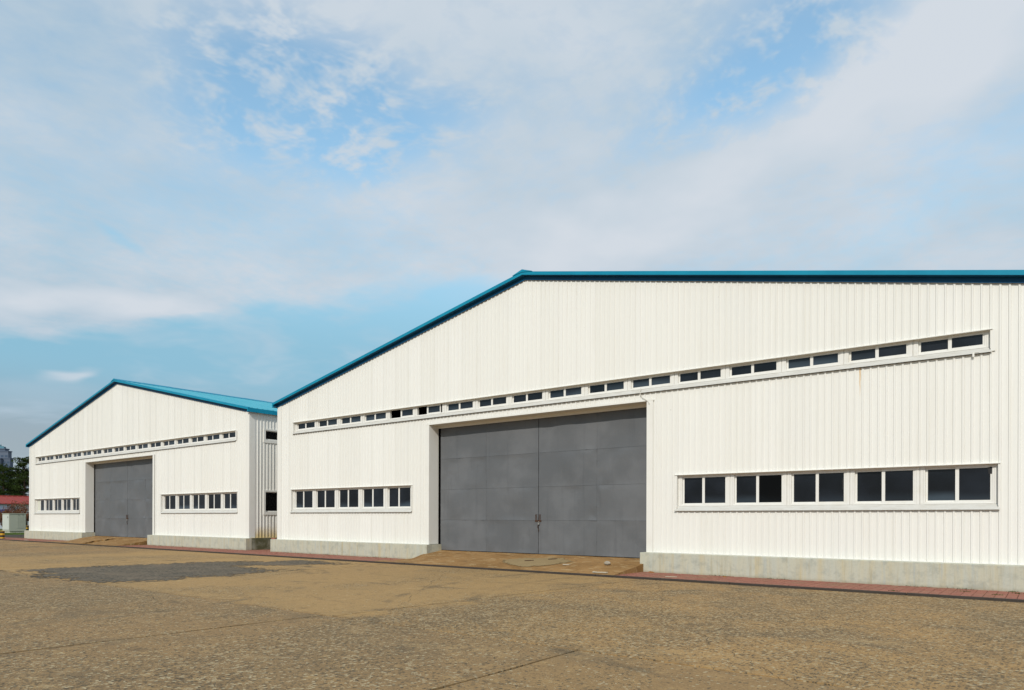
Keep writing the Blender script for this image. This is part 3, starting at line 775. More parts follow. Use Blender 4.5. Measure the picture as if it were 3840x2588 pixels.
def plinth(x0, x1, y0, y1, zt_, bev=0.012):
    mb = MB(); n = max(2, int((x1 - x0) / 0.5)); xs = [x0 + (x1 - x0) * k / n for k in range(n + 1)]
    mb.extrude_x([(y1, -0.05), (y0, -0.05), (y0, zt_ - bev), (y0 + bev, zt_), (y1, zt_ + 0.004)], xs)
    return mb
def warehouse(cx, nearest):
    root = empty('warehouse', (cx, 0, 0))
    P_ = lambda name, mb, m, par=root, **k: put(name, mb, m, par, **k)
    for m in FRONT: obj('cladding_sheet', m, root)
    # --- corner trims (stand proud of the ribs)
    for s in (-1, 1):
        mb = MB(); a, b = (-HW - .012, -HW + 0.30) if s < 0 else (HW - 0.30, HW + .012)
        for (y0, y1, xa, xb) in ((-0.034, -0.028, a, b),):
            mb.hull6([(xa, y0, ZB - .004), (xb, y0, ZB - .004), (xb, y1, ZB - .004), (xa, y1, ZB - .004), (xa, y0, zt(xa) + .1), (xb, y0, zt(xb) + .1), (xb, y1, zt(xb) + .1), (xa, y1, zt(xa) + .1)])
        xa, xb = (a, a + .006) if s < 0 else (b - .006, b)
        mb.box(xa, xb, -0.028, 0.30, ZB - .004, EAVE + .1)
        P_('corner_trim', mb, 'white_trim')
    # --- bands of windows
    for name, (x0, x1, z0, z1), n, wp, pm in (('up', UP, 17, WUP, PUP), ('ll', LL, 5, WLOW, PLOW), ('lr', LR, 5, WLOW, PLOW)):
        mb = MB(); a, b = x0 - 0.075, x1 + 0.045                                       # drip lip above
        mb.extrude_x([(0.08, z1 - 0.012), (-0.058, z1 - 0.020), (-0.058, z1 - 0.003), (-0.050, z1 + 0.001), (0.08, z1 + 0.006)], [a, (a + b) / 2, b])
        P_('drip_lip', mb, 'white_trim')
        mb = MB()                                                                        # sloping sill sheet
        mb.hull6([(x0 - .07, -.084, z0 + .004), (x1 + .04, -.084, z0 + .004), (x1, .075, z0 + .140), (x0, .075, z0 + .140),
                  (x0 - .07, -.084, z0 + .014), (x1 + .04, -.084, z0 + .014), (x1, .075, z0 + .150), (x0, .075, z0 + .150)])
        P_('sill_sheet', mb, 'sill_metal')
        for s in (0, 1):                                                                 # end jambs
            mb = MB(); xa = (x0 - .002, x0 + .006) if s == 0 else (x1 - .006, x1 + .002)
            mb.box(*xa, -0.040, 0.17, z0 + .10, z1 - .033)
            xb = (x0 - .075, x0 - .003) if s == 0 else (x1 + .003, x1 + (.10 if name == 'up' else .04))
            mb.box(*xb, -0.036, -0.031, z0 + .031, z1 - .022)
            P_('end_trim', mb, 'white_trim')
        W_ = (x1 - x0 - 0.02); pitch = W_ / n; zf = z0 + .152
        if name != 'up':
            mb = MB(); mb.box(x0 + .007, x1 - .007, .072, .165, zf + .936, z1 - .013); P_('head_trim', mb, 'white_trim')
        for k in range(n):
            xw = x0 + .01 + k * pitch + (pitch - 1.455) / 2
            f = obj('window', wp['frame'], root, (xw, 0, zf))
            opened = nearest and name == 'up' and k in (4, 5)
            if not opened:
                obj('sash', wp['sash_l'], f)
                pl = 'pane_l'
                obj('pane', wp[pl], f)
            if not nearest and name == 'll' and k == 0:
                obj('blind', wp['blind'], f).location = (0, -.02, 0)
            sr = obj('sash', wp['sash_r'], f, (-0.10 if (nearest and name == 'up' and k == 5) else 0, 0, 0))
            clear = nearest and name == 'lr' and k == 1
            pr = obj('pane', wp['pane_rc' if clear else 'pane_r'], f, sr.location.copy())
            if nearest and name == 'lr' and k in (2, 4):
                mb = MB()
                if k == 4: mb.poly([(1.29, .086, .845), (1.395, .086, .87), (1.415, .086, .86), (1.412, .086, .70), (1.345, .086, .70), (1.335, .086, .80)])
                else: mb.poly([(1.335, .086, .40), (1.355, .086, .41), (1.352, .086, .69), (1.335, .086, .72)])
                put('tape', mb, 'tape', f)
            obj('mullion_post', pm, root, (x0 + .01 + k * pitch - 0.0725, 0, zf))
        obj('mullion_post', pm, root, (x1 - .01 - 0.0725, 0, zf))
    # --- doorway
    x0, x1, _, ztop = DR
    for s, (a, b) in ((0, (x0, x0 + .006)), (1, (x1 - .006, x1))):
        mb = MB(); mb.box(a, b, -0.038, 0.50, ZB - .004, ztop - .001); mb.box(a + (.001 if s == 0 else -.001), b + (.001 if s == 0 else -.001), .496, .50, .4, ztop)
        P_('door_jamb', mb, 'white_trim')
        mb = MB(); c = (x0 - .19, x0 - .001) if s == 0 else (x1 + .001, x1 + .21)
        mb.box(*c, -0.038, -0.030, ZB - .004, ztop + (.006))
        P_('jamb_trim', mb, 'white_trim')
    mb = MB(); mb.box(x0 - .2, x1 + .24, -0.042, 0.50, ztop, ztop + .012); mb.box(x0 - .2, x1 + .24, -0.042, -0.034, ztop + .012, ztop + .06)
    P_('door_head', mb, 'white_trim')
    mb = MB(); mb.box(x0 - .3, x1 + .3, 0.50, 0.512, ztop - .095, ztop + .3)
    P_('head_board', mb, 'white_trim')
    YD = 0.545
    for leaf in (0, 1):
        a, b = (DCX[0], DCX[2]) if leaf == 0 else (DCX[2], DCX[4])
        mb = MB(); mb.box(a + (0 if leaf == 0 else .014), b - (.014 if leaf == 0 else 0), YD + .021, YD + .06, DCZ[0] - .01, DCZ[4])
        d = P_('door_leaf', mb, 'door_grey')
        for i in (leaf * 2, leaf * 2 + 1):
            for j in range(4): obj('door_sheet', DPAN[i, j], d, (0, YD, 0))
        for q in ((-.06, -.11) if leaf == 0 else (.055, .10)):
            mb = MB(); xh = DCX[2] + q
            mb.tube([(xh, YD + .0, 1.83), (xh, YD - .035, 1.82), (xh, YD - .035, 1.62), (xh, YD, 1.61)], 0.009)
            put('pull_bar', mb, 'rust_iron', d)
        mb = MB(); s = -1 if leaf == 0 else 1
        xa = DCX[2] + s * .02; xb = DCX[2] + s * .13
        mb.box(min(xa, xb), max(xa, xb), YD - .03, YD - .004, 1.575, 1.625); put('hasp', mb, 'rust_iron', d)
        if leaf == 1:
            mb = MB()
            for k in range(13):
                z = 1.60 - k * .030; x = DCX[2] + .02 * math.sin(k * .7) + .015
                mb.tube([(x - .012, YD - .04, z), (x, YD - .04 - (.012 if k % 2 else -.004), z - .02), (x + .012, YD - .04, z)], .008, 5)
                mb.tube([(x - .012, YD - .04, z), (x, YD - .04 + (.012 if k % 2 else -.004), z + .02), (x + .012, YD - .04, z)], .008, 5)
            put('chain', mb, 'rust_iron', d)
            mb = MB(); mb.box(DCX[2] + .022, DCX[2] + .072, YD - .065, YD - .042, 1.47, 1.53)
            mb.tube([(DCX[2] + .03, YD - .053, 1.53), (DCX[2] + .032, YD - .053, 1.57), (DCX[2] + .047, YD - .053, 1.585), (DCX[2] + .062, YD - .053, 1.57), (DCX[2] + .064, YD - .053, 1.53)], .006)
            put('padlock', mb, 'lock_steel', d)
    mb = MB(); mb.box(x0 - .1, x1 + .3, YD + .065, YD + .08, 0.3, 5.5); P_('door_shadow_gap', mb, 'gap_black')
    # --- concrete plinth
    zp = 0.643
    P_('plinth', plinth(-HW - .16, -4.56, -.30, .02, zp), 'plinth_concrete')
    P_('plinth', plinth(4.66, HW + .16, -.30, .02, zp), 'plinth_concrete')
    for s in (-1, 1):
        mb = MB(); a, b = (-HW - .16, -HW + .1) if s < 0 else (HW - .1, HW + .16)
        mb.box(a, b, .021, LEN, -.05, zp - .002); P_('side_plinth', mb, 'mossy_concrete')
    for a, b in ((-4.71, -4.555), (4.655, 4.76)):
        mb = MB(); mb.box(a, b, .021, .53, -.05, zp - .001); P_('door_plinth', mb, 'plinth_concrete')
    # --- side and back walls
    for s in (-1, 1):
        so = [(0.86, 2.46, 1.95, 3.03), (0.86, 2.46, 5.66, 6.19), (5.0, 6.6, 1.95, 3.03), (5.0, 6.6, 5.66, 6.19)] if s > 0 else []
        sheets = make_sheets(0.30, LEN, so, lambda x: EAVE + .12, ZB)
        full = s > 0 and not nearest
        far = MB()
        rot = PI / 2 if s > 0 else -PI / 2
        for k, mb in enumerate(sheets):
            if s > 0: pts = [(HW - v[1], v[0], v[2]) for v in mb.v]
            else: pts = [(-HW + v[1], v[0], v[2]) for v in mb.v]
            if full and max(p[1] for p in pts) < 9.5:
                m = MB(); m.v = pts; m.f = mb.f; P_('cladding_sheet', m, 'side_sheet')
            else:
                i0 = len(far.v); far.v += pts; far.f += [tuple(q + i0 for q in f) for f in mb.f]
        P_('side_wall', far, 'side_sheet')
        for (a, b, z0, z1) in so:
            # small side windows
            f = MB(); X = HW
            for (ya, yb, za, zb_) in ((a - .10, b + .1, z0 - .12, z0 + .03), (a - .10, b + .1, z1 - .01, z1 + .07), (a - .10, a + .02, z0 + .03, z1 - .01), (b - .02, b + .1, z0 + .03, z1 - .01)):
                f.box(X - .07, X + .045, ya, yb, za, zb_)
            wd = P_('window', f, 'white_trim')
            f = MB(); f.box(X - .08, X - .02, a + .02, b - .02, z0 + .03, z0 + .085); f.box(X - .08, X - .02, a + .02, b - .02, z1 - .05, z1 - .01)
            f.box(X - .08, X - .02, a + .02, a + .06, z0 + .085, z1 - .05); f.box(X - .08, X - .02, b - .06, b - .02, z0 + .085, z1 - .05); f.box(X - .08, X - .025, (a + b) / 2 - .04, (a + b) / 2 + .04, z0 + .085, z1 - .05)
            put('sash', f, 'window_white', wd)
            for (ya, yb) in ((a + .06, (a + b) / 2 - .04), ((a + b) / 2 + .04, b - .06)):
                f = MB(); f.box(X - .06, X - .054, ya, yb, z0 + .085, z1 - .05); put('pane', f, 'clear_glass', wd)
    mb = MB(); mb.poly([(-HW, LEN, ZB), (-HW, LEN, EAVE), (0, LEN, APEX), (HW, LEN, EAVE), (HW, LEN, ZB)]); P_('back_wall', mb, 'white_sheet')
    # drip angle at the foot of the cladding
    for a, b in ((-HW - .02, -4.71), (4.75, HW + .02)):
        mb = MB(); mb.extrude_x([(0.0, .646), (-.045, .646), (-.045, .652), (-.040, .659), (0.0, .661)], [a, b]); P_('base_angle', mb, 'white_trim')
    mb = MB(); mb.box(HW - .02, HW + .05, 0.05, LEN, .645, .660); P_('base_angle', mb, 'side_sheet')
    # --- roof
    OX = HW + .14; YF = -.21
    roof = MB()
    top = lambda x: zt(x) + .232
    for s in (-1, 1):
        prof = []
        y = YF + .02
        while y < LEN + .2:
            prof += [(y, 0.0), (y + .20, 0.0), (y + .215, .03), (y + .25, .03), (y + .265, 0.0)]; y += .30
        for (ya, ha), (yb, hb) in zip(prof[:-1], prof[1:]):
            a = (0, ya, top(0) + ha); b = (0, yb, top(0) + hb); c = (s * OX, yb, top(OX) + hb); d = (s * OX, ya, top(OX) + ha)
            roof.quad(*((a, b, c, d) if s < 0 else (d, c, b, a)))
        roof.quad((0, YF, top(0) - .05), (s * OX, YF, top(OX) - .05), (s * OX, LEN + .2, top(OX) - .05), (0, LEN + .2, top(0) - .05))
    rf = P_('roof', roof, 'blue_roof')
    for s in (-1, 1):
        # verge flashing, soffit and wall band follow the slope
        def sl(x, dz): return zt(x) + dz
        def bar(name, y0, y1, d0, d1, m, d0b=None, x_in=0.0, x_out=OX):
            d0b = d0 if d0b is None else d0b
            mb = MB(); xi, xo = s * x_in, s * x_out
            pts = [(xi, y0, sl(xi, d0)), (xo, y0, sl(xo, d0)), (xo, y1, sl(xo, d0b)), (xi, y1, sl(xi, d0b)), (xi, y0, sl(xi, d1)), (xo, y0, sl(xo, d1)), (xo, y1, sl(xo, d1)), (xi, y1, sl(xi, d1))]
            if s < 0: pts = [pts[k] for k in (1, 0, 3, 2, 5, 4, 7, 6)]
            mb.hull6(pts); return put(name, mb, m, rf)
        bar('verge_fascia', YF - .012, YF, .143, .248, 'blue_trim')
        bar('verge_cap', YF, YF + .14, .242, .262, 'blue_trim')
        bar('soffit', YF + .001, -.045, .148, .166, 'blue_trim_shaded', .125)
        bar('wall_band', -.058, -.040, .0, .124, 'blue_trim_shaded', x_out=HW + .05)
        # eave fascia along the side, with seams
        mb = MB(); xa, xb = sorted((s * (OX - .02), s * (OX + .045)))
        ze = top(OX)
        mb.box(xa, xb, YF - .014, LEN + .2, ze - .20, ze + .005); put('eave_fascia', mb, 'blue_trim', rf)
        mb = MB(); xa, xb = sorted((s * (HW - .05), s * (OX - .021)))
        mb.box(xa, xb, YF + .01, LEN + .1, ze - .18, ze - .165); put('eave_soffit', mb, 'blue_trim_shaded', rf)
    rc = MB(); y = YF - .03; k = 0
    while y < LEN:
        L = 1.8; h = .095 + (.008 if k % 2 else 0)
        rc.hull6([(-.42, y, top(.42) + .032), (0, y, top(0) + .0), (0, y + L, top(0) + .0), (-.42, y + L, top(.42) + .032), (-.42, y, top(.42) + .045), (0, y, top(0) + h), (0, y + L + .04, top(0) + h), (-.42, y + L + .04, top(.42) + .045)])
        rc.hull6([(0, y, top(0) + .0), (.42, y, top(.42) + .032), (.42, y + L, top(.42) + .032), (0, y + L, top(0) + .0), (0, y, top(0) + h), (.42, y, top(.42) + .045), (.42, y + L + .04, top(.42) + .045), (0, y + L + .04, top(0) + h)])
        y += L; k += 1
    put('ridge_cap', rc, 'blue_trim', rf)
    # floor inside so that open panes look into a dark hall
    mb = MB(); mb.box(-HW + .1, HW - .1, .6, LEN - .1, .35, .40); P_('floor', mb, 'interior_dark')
    # added near-black sheet behind the window bands, standing for the hall's darkness
    mb = MB(); mb.box(-HW + .3, HW - .3, 1.6, 1.64, .45, 6.9); P_('dark_backing', mb, 'interior_dark')
    # loose cable by the door head
    if nearest:
        mb = MB(); mb.tube([(4.56, -.07, 5.78), (4.53, -.075, 5.68), (4.54, -.06, 5.58), (4.62, -.06, 5.48), (4.74, -.065, 5.40), (4.82, -.06, 5.33), (4.84, -.06, 5.27)], .014, 6)
        P_('cable', mb, 'cable_white')
        mb = MB(); mb.box(13.29, 13.33, -.10, -.06, 5.56, 5.66); mb.box(13.30, 13.42, -.09, -.062, 5.655, 5.668); P_('wall_bracket', mb, 'white_trim')
    return root
w1 = warehouse(-14.83, True)
tag(w1, 'nearer white ribbed metal warehouse with blue roof edge filling the right side', 'warehouse', 'twin white warehouses with blue roofs')
w2 = warehouse(-47.03, False)
tag(w2, 'farther white ribbed metal warehouse with light blue roof slope, beside dark pines', 'warehouse', 'twin white warehouses with blue roofs')

# ------------------------------------------------------------------ small things on the ground
def rock(name, loc, sx, sy, sz, m, seed):
    bm = bmesh.new(); bmesh.ops.create_icosphere(bm, subdivisions=2, radius=1)
    for v in bm.verts:
        n = 1 + .25 * mnoise.noise(v.co * 1.4 + Vector((seed, 0, 0)))
        v.co = Vector((v.co.x * sx * n, v.co.y * sy * n, max(v.co.z, -.5) * sz * n))
    me = bpy.data.meshes.new(name); bm.to_mesh(me); bm.free(); me.materials.append(MATS[m])
    return obj(name, me, None, loc)
lb = MB(); lb.box(-.11, .11, -.05, .05, 0, .058); lb = put('loose_brick', lb, 'brick_red', None, (-29.86, -.13, .648)); lb.rotation_euler[2] = .15
tag(lb, 'single red brick left on the left end of the nearer warehouse plinth', 'brick')
tag(rock('stone', (-11.05, -.78, .30), .11, .07, .075, 'stone_grey', 2.0), 'grey stone lying on the nearer ramp', 'stone')
def scrap(name, loc, pts, h, m, rz, label, cat, group=None):
    mb = MB(); n = len(pts)
    mb.poly([(x, y, h * (1 + .6 * math.sin(k * 2.1))) for k, (x, y) in enumerate(pts)])
    for k in range(n):
        a, b = pts[k], pts[(k + 1) % n]
        mb.quad((*a, h * (1 + .6 * math.sin(k * 2.1))), (*a, -.004), (*b, -.004), (*b, h * (1 + .6 * math.sin(((k + 1) % n) * 2.1))))
    o = put(name, mb, m, None, loc); o.rotation_euler[2] = rz
    tag(o, label, cat, group); return o
scrap('paper_scrap', (-10.62, -1.98, .10), [(-.22, -.05), (-.05, -.10), (.10, -.04), (.24, -.07), (.26, .02), (.08, .07), (-.1, .05), (-.24, .09)], .016, 'scrap_white', .1, 'torn white scrap at the foot of the nearer ramp, by its right edge', 'scrap', 'litter by the ramp and brick strip')
scrap('paper_scrap', (-12.35, -1.1, .21), [(-.12, -.06), (.08, -.08), (.13, .02), (-.02, .07), (-.14, .03)], .012, 'scrap_white', .5, 'small pale scrap in the middle of the nearer ramp', 'scrap', 'litter by the ramp and brick strip')
scrap('paper_scrap', (-8.55, -1.55, .056), [(-.16, -.02), (.15, -.03), (.17, .02), (-.14, .03)], .008, 'scrap_white', .3, 'thin white strip lying on the bricks right of the nearer ramp', 'scrap', 'litter by the ramp and brick strip')
scrap('paper_scrap', (-57.1, -1.75, .056), [(-.3, -.06), (.28, -.07), (.3, .06), (-.26, .07)], .01, 'scrap_white', .0, 'pale strip on the bricks before the farther warehouse left corner', 'scrap', 'litter by the ramp and brick strip')
scrap('dry_leaf', (-9.72, -.42, .056), [(-.08, -.02), (0, -.045), (.09, -.01), (.03, .04), (-.05, .035)], .02, 'dry_leaf', .2, 'brown dry leaf against the plinth right of the nearer ramp', 'leaf', 'dry leaves on the brick strip')
scrap('dry_leaf', (-7.35, -.62, .056), [(-.07, -.02), (0, -.04), (.08, -.01), (.03, .03), (-.05, .03)], .014, 'dry_leaf', 1.0, 'orange dry leaf on the bricks under the first low window of nearer warehouse', 'leaf', 'dry leaves on the brick strip')
# weeds in the joint along the plinth
wd = MB(); rg = random.Random(8)
for k in range(46):
    x = rg.choice([rg.uniform(-9, 0), rg.uniform(-29, -21), rg.uniform(-42, -33)]); n = rg.randint(5, 16)
    for q in range(n):
        a = rg.uniform(0, 2 * PI); l = rg.uniform(.02, .07); bx = x + rg.gauss(0, .08); by = -.325 + rg.gauss(0, .012)
        t = Vector((bx + math.cos(a) * l, by - abs(math.sin(a)) * l * .8, .05 + l * rg.uniform(.3, .9)))
        s = Vector((-math.sin(a), math.cos(a), 0)) * .008
        wd.poly([(bx - s.x, by - s.y, .045), (bx + s.x, by + s.y, .045), tuple(t)])
for k in range(5):                       # moss tuft on the bricks near the frame edge
    for q in range(40):
        cx_, cy_ = [(-.62, -.75), (-.95, -1.4), (-1.6, -1.0), (-2.9, -1.9), (-.75, -.42)][k]
        bx = cx_ + rg.gauss(0, .05); by = cy_ + rg.gauss(0, .02); a = rg.uniform(0, 6.28)
        wd.poly([(bx, by, .05), (bx + .02 * math.cos(a), by + .02 * math.sin(a), .055), (bx + rg.gauss(0, .012), by + rg.gauss(0, .012), .05 + rg.uniform(.01, .03))])
o = put('weeds', wd, 'weed'); struct(o, 'tiny weeds and moss along the joint under the plinths', 'stuff')

# ------------------------------------------------------------------ far left: kerb, lawn, cabinet, low house, trees, tower
KX = -66.9
mb = MB(); mb.extrude_x([(0, 0), (0, 0), (0, 0)], [0, 0]) if False else None
kerb = struct(empty('kerb', (KX, 0, 0)), 'grey kerb in front of the lawn at the far left')
km = MB(); km.box(-.18, 0, -.99, .99, -.07, .22); km = km.mesh('kerb_stone', 'kerb_grey')
for k in range(30): obj('kerb_stone', km, kerb, (0, -16 + k * 2.0, 0))
mb = MB(); mb.quad((-140, -16.9, .17), (KX - .17, -16.9, .17), (KX - .17, 44, .17), (-140, 44, .17))
struct(put('lawn', mb, 'turf'), 'green lawn behind the kerb')
mb = MB(); mb.quad((KX, -2.2, .03), (-62.05, -2.2, .03), (-62.05, 44, .03), (KX, 44, .03))
struct(put('side_lane', mb, 'ramp_concrete'), 'brown paved lane between farther warehouse and lawn')
g = MB(); rg = random.Random(3)
for k in range(9000):
    x = KX - .2 - abs(rg.gauss(0, 5)); y = rg.uniform(-6, 16); a = rg.uniform(0, 6.28); h = rg.uniform(.04, .13)
    g.poly([(x - .012 * math.cos(a), y - .012 * math.sin(a), .165), (x + .012 * math.cos(a), y + .012 * math.sin(a), .165), (x + rg.gauss(0, .03), y + rg.gauss(0, .03), .17 + h)])
struct(put('grass', g, 'grass_blade'), 'short green grass on the lawn behind the kerb', 'stuff')
def px_pt(px, py, depth):
    u = (px - 1920) / 2635.04; v = -(py - 1942.85) / 2635.04
    X = u * math.sin(TH) - math.cos(TH); Y = u * math.cos(TH) + math.sin(TH)
    return Vector((X * depth, -20 + Y * depth, CAMZ + v * depth))
BPX = px_pt(101, 1990, 72.0)
def bollard(loc, label):
    r = empty('bollard', loc)
    mb = MB(); mb.lathe([(.145, 0), (.145, .57), (.125, .60), (0.0, .605)], 18); put('post', mb, 'hazard_stripes', r, smooth=False)
    mb = MB(); mb.lathe([(.175, 0), (.17, .03), (.15, .035)], 18); put('base_ring', mb, 'dark_metal', r)
    return tag(r, label, 'bollard', 'black and yellow guard posts')
bollard((-61.6, -1.85, .05), 'short black and yellow striped bollard at the left edge of the brick strip')
bollard((BPX.x, BPX.y, .17), 'black and yellow striped post half hidden behind beige cabinet')

cab = empty('utility_cabinet', (-79.6, 6.2, .17))
q = px_pt(35, 1990, 66.0); cab.location = (q.x, q.y, .17)
# corner nearest the camera at local (0, 0); front faces -Y, long side faces +X
mb = MB(); mb.box(-1.85, 0, 0, 1.35, .16, 1.78); put('housing', mb, 'cabinet_beige', cab)
mb = MB(); mb.box(-1.9, .04, -.04, 1.39, 1.781, 1.84); put('lid', mb, 'cabinet_beige', cab)
mb = MB(); mb.box(-1.80, -.05, .05, 1.30, -.05, .159); put('footing', mb, 'plinth_concrete', cab)
mb = MB(); mb.box(-1.78, -.06, -.022, -.002, .30, 1.72); d = put('door', mb, 'cabinet_door', cab)
mb = MB(); mb.box(-.32, -.26, -.045, -.023, 1.38, 1.56); put('handle', mb, 'dark_metal', d)
for k in range(4):
    for z0, z1 in ((.42, .94), (1.02, 1.60)):
        mb = MB(); y = .62 + k * .175
        mb.box(.002, .018, y, y + .12, z0, z1); put('vent_panel', mb, 'cabinet_beige', cab)
for y in (.72, 1.06):
    mb = MB(); mb.box(.019, .03, y, y + .07, 1.66, 1.70); put('latch', mb, 'dark_metal', cab)
tag(cab, 'beige metal utility cabinet with vent panels on the lawn', 'cabinet')

q = px_pt(40, 1992, 88.0)
hs = empty('low_house', (q.x - 1.0, q.y - 8.0, .1))
mb = MB(); mb.box(-7, 0, -6, 26, 0, 3.24); put('wall', mb, 'house_white', hs)
EZ, RZ = 3.25, 4.25
rf = MB()
for s, (xa, za, xb, zb_) in enumerate(((.45, EZ, -3.5, RZ), (-3.5, RZ, -7.45, EZ))):
    rf.hull6([(xa, -6.4, za - .08), (xb, -6.4, zb_ - .08), (xb, 26.4, zb_ - .08), (xa, 26.4, za - .08), (xa, -6.4, za), (xb, -6.4, zb_), (xb, 26.4, zb_), (xa, 26.4, za)])
ro = put('roof', rf, 'red_tile', hs)
for k in range(54):
    y = -6.2 + k * .6
    mb = MB(); mb.hull6([(.46, y, EZ), (-3.5, y, RZ + .005), (-3.5, y + .09, RZ + .005), (.46, y + .09, EZ), (.46, y + .02, EZ + .06), (-3.5, y + .02, RZ + .065), (-3.5, y + .07, RZ + .065), (.46, y + .07, EZ + .06)])
    put('roof_batten', mb, 'red_tile', ro)
mb = MB(); mb.box(-3.62, -3.38, -6.4, 26.4, RZ - .02, RZ + .11); put('ridge', mb, 'red_tile', ro)
for y in (-3.0, 1.2, 5.4, 9.6, 13.8):
    mb = MB(); mb.box(.002, .05, y, y + 1.7, .95, 2.05); f = put('window', mb, 'window_white', hs)
    mb = MB(); mb.box(.051, .06, y + .08, y + .81, 1.03, 1.97); put('pane', mb, 'film_glass', f)
    mb = MB(); mb.box(.051, .06, y + .89, y + 1.62, 1.03, 1.97); put('pane', mb, 'film_glass', f)
mb = MB(); mb.box(.003, .5, 3.4, 8.2, 2.08, 2.5); put('awning', mb, 'blue_sign', hs)
tag(hs, 'low white house with red ribbed roof behind the cabinet', 'house')

def clump(mb, c, r, n, size, rg, flat=1.0):
    for _ in range(n):
        d = Vector((rg.gauss(0, 1), rg.gauss(0, 1), rg.gauss(0, 1) * flat)); d = d.normalized() * r * rg.uniform(.35, 1.0) ** .5
        p = c + Vector((d.x, d.y, d.z * flat)); a = Vector((rg.gauss(0, 1), rg.gauss(0, 1), rg.gauss(0, 1))).normalized(); b = a.orthogonal().normalized()
        s = size * rg.uniform(.6, 1.3)
        mb.poly([tuple(p - a * s), tuple(p + b * s * .35), tuple(p + a * s), tuple(p - b * s * .35)])
def pine_mesh(seed, H):
    rg = random.Random(seed); tr = MB(); cr = MB()
    pts = []; x = y = 0
    for k in range(8):
        pts.append((x, y, H * k / 7.0 * .95)); x += rg.gauss(0, .18); y += rg.gauss(0, .18)
    tr.tube(pts, [.22 - .026 * k for k in range(8)], 7)
    for k in range(30):
        z = H * (.18 + .80 * k / 29); a = k * 2.4 + rg.uniform(-.4, .4)
        L = (H * .36) * (1 - (z / H) ** 1.6) * rg.uniform(.65, 1.1) + .5
        b = Vector(pts[min(7, int(z / H * 7))]); b.z = z
        e = b + Vector((math.cos(a) * L, math.sin(a) * L, L * rg.uniform(-.05, .25)))
        m = (b + e) / 2 + Vector((0, 0, -.1 * L))
        tr.tube([b, m, e], [.06, .045, .02], 5)
        for t in (.45, .7, .88, 1.0):
            c = b + (e - b) * t + Vector((rg.gauss(0, .25), rg.gauss(0, .25), .15 + rg.gauss(0, .15)))
            clump(cr, c, rg.uniform(.45, .85), 85, .125, rg, .55)
    return tr.mesh('trunk', 'bark'), cr.mesh('crown', 'pine_needles')
pines = [pine_mesh(5, 11.0), pine_mesh(9, 9.2), pine_mesh(14, 10.2)]
SPOTS = [(118, 101, 0, .90, 'tall pine tree rising just left of the farther warehouse wall'),
         (62, 104, 1, 0.86, 'middle pine tree behind the red roofed house, below the tower'),
         (8, 99, 2, 0.84, 'pine tree at the left picture edge behind the red roof'),
         (95, 112, 2, .86, 'lower pine tree filling in behind the tall pine'),
         (30, 113, 0, .80, 'far pine tree between the left edge pine and middle pine'),
         (-70, 105, 1, 1.05, 'pine tree just beyond the left picture edge'),
         (190, 112, 1, 1.0, 'pine tree hidden behind the farther warehouse corner')]
for k, (px, dep, mi, sc_, lab) in enumerate(SPOTS):
    q = px_pt(px, 1990, dep); r = empty('pine_tree', (q.x, q.y, .1), k * 1.9); r.scale = (sc_,) * 3
    obj('trunk', pines[mi][0], r); obj('crown', pines[mi][1], r)
    tag(r, lab, 'pine tree', 'pines behind the low house')
# shrub with reddish leaves in front of the house
def shrub(loc, H, R, seed, label):
    rg = random.Random(seed); r = empty('red_shrub', loc); tr = MB(); cr = MB()
    for k in range(26):
        a = rg.uniform(0, 6.28); L = R * rg.uniform(.5, 1.1); h = H * rg.uniform(.6, 1.0)
        e = Vector((math.cos(a) * L, math.sin(a) * L, h)); m = Vector((math.cos(a) * L * .35, math.sin(a) * L * .35, h * .55))
        tr.tube([(0, 0, 0), m, e], [.035, .022, .008], 5)
        for t in (.55, .75, .9, 1.02): clump(cr, m + (e - m) * ((t - .5) * 2), .30, 34, .07, rg, .8)
    put('branches', tr, 'bark', r); put('leaves', cr, 'red_leaves', r)
    return tag(r, label, 'shrub', 'reddish shrubs on the lawn')
q = px_pt(62, 1990, 74); shrub((q.x, q.y, .15), 2.5, 1.5, 3, 'reddish brown shrub behind the beige cabinet')
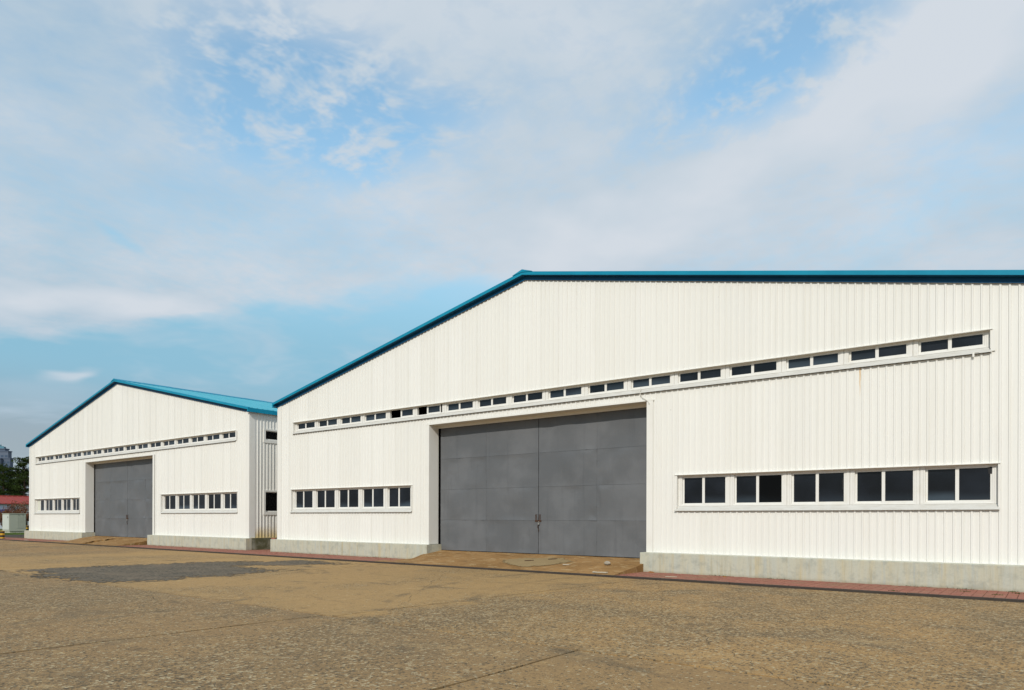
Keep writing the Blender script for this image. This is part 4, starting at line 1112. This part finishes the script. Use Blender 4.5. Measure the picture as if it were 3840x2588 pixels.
q = px_pt(104, 1990, 78); shrub((q.x, q.y, .15), 3.3, 1.5, 6, 'taller reddish shrub between the cabinet and farther warehouse')
q = px_pt(18, 1990, 77); shrub((q.x, q.y, .15), 2.2, 1.2, 9, 'small reddish shrub at left edge above cabinet door')

# the distant tower block, stepped, with floors of windows
def tower():
    D = 640.0
    sc = D / 2635.04
    q = px_pt(-12, 1943, D); r = empty('tower_block', (q.x, q.y, -1.0), -PI / 2 + TH + PI / 2 - TH)
    rz = math.atan2(math.cos(TH), math.sin(TH)); r.rotation_euler[2] = rz
    H = lambda py: (1936 - py) * sc + 2.7
    # (x range in px from the axis, top px, depth offset, material)
    vols = [(-40, 24, 1683, 2, 'tower_wall'), (-34, 42, 1693, 0, 'tower_wall_pale'), (-30, 58, 1720, -3, 'tower_wall'), (-60, 30, 1722, -6, 'tower_wall_pale')]
    for k, (a, b, top_, dy, m) in enumerate(vols):
        x0, x1 = a * sc, b * sc; z1 = H(top_)
        mb = MB(); mb.box(x0, x1, dy, dy + 5 - k * .5, 0, z1); part = put('block', mb, m, r)
        mb = MB(); mb.box(x0 - .4, x1 + .4, dy - .4, dy + 5.4 - k * .5, z1 + .01, z1 + .9); put('parapet', mb, 'tower_wall', part)
        n = max(2, int((x1 - x0) / 3.4)); 
        for fl in range(max(0, int((z1 - 26) / 3.0))):
            zf = 27 + fl * 3.0
            if zf + 2 > z1: break
            for i in range(n):
                xa = x0 + (x1 - x0) * (i + .18) / n; xb = x0 + (x1 - x0) * (i + .82) / n
                mb = MB(); mb.box(xa, xb, dy - .12, dy - .02, zf, zf + 1.7); put('window', mb, 'tower_glass', part)
    mb = MB(); z = H(1683)
    mb.poly([(-14 * sc, 2, z + .9), (20 * sc, 2, z + .9), (14 * sc, 4, z + 3.2), (-8 * sc, 4, z + 3.2)]); mb.box(-12 * sc, 16 * sc, 3, 6, z + .92, z + 2.6); mb.box(-2.0 * sc, 2.0 * sc, 4, 5, z + 2.61, z + 4.5)
    put('crown', mb, 'tower_crown', r)
    tag(r, 'stepped blue grey high-rise tower far off above the pines', 'tower')
tower()
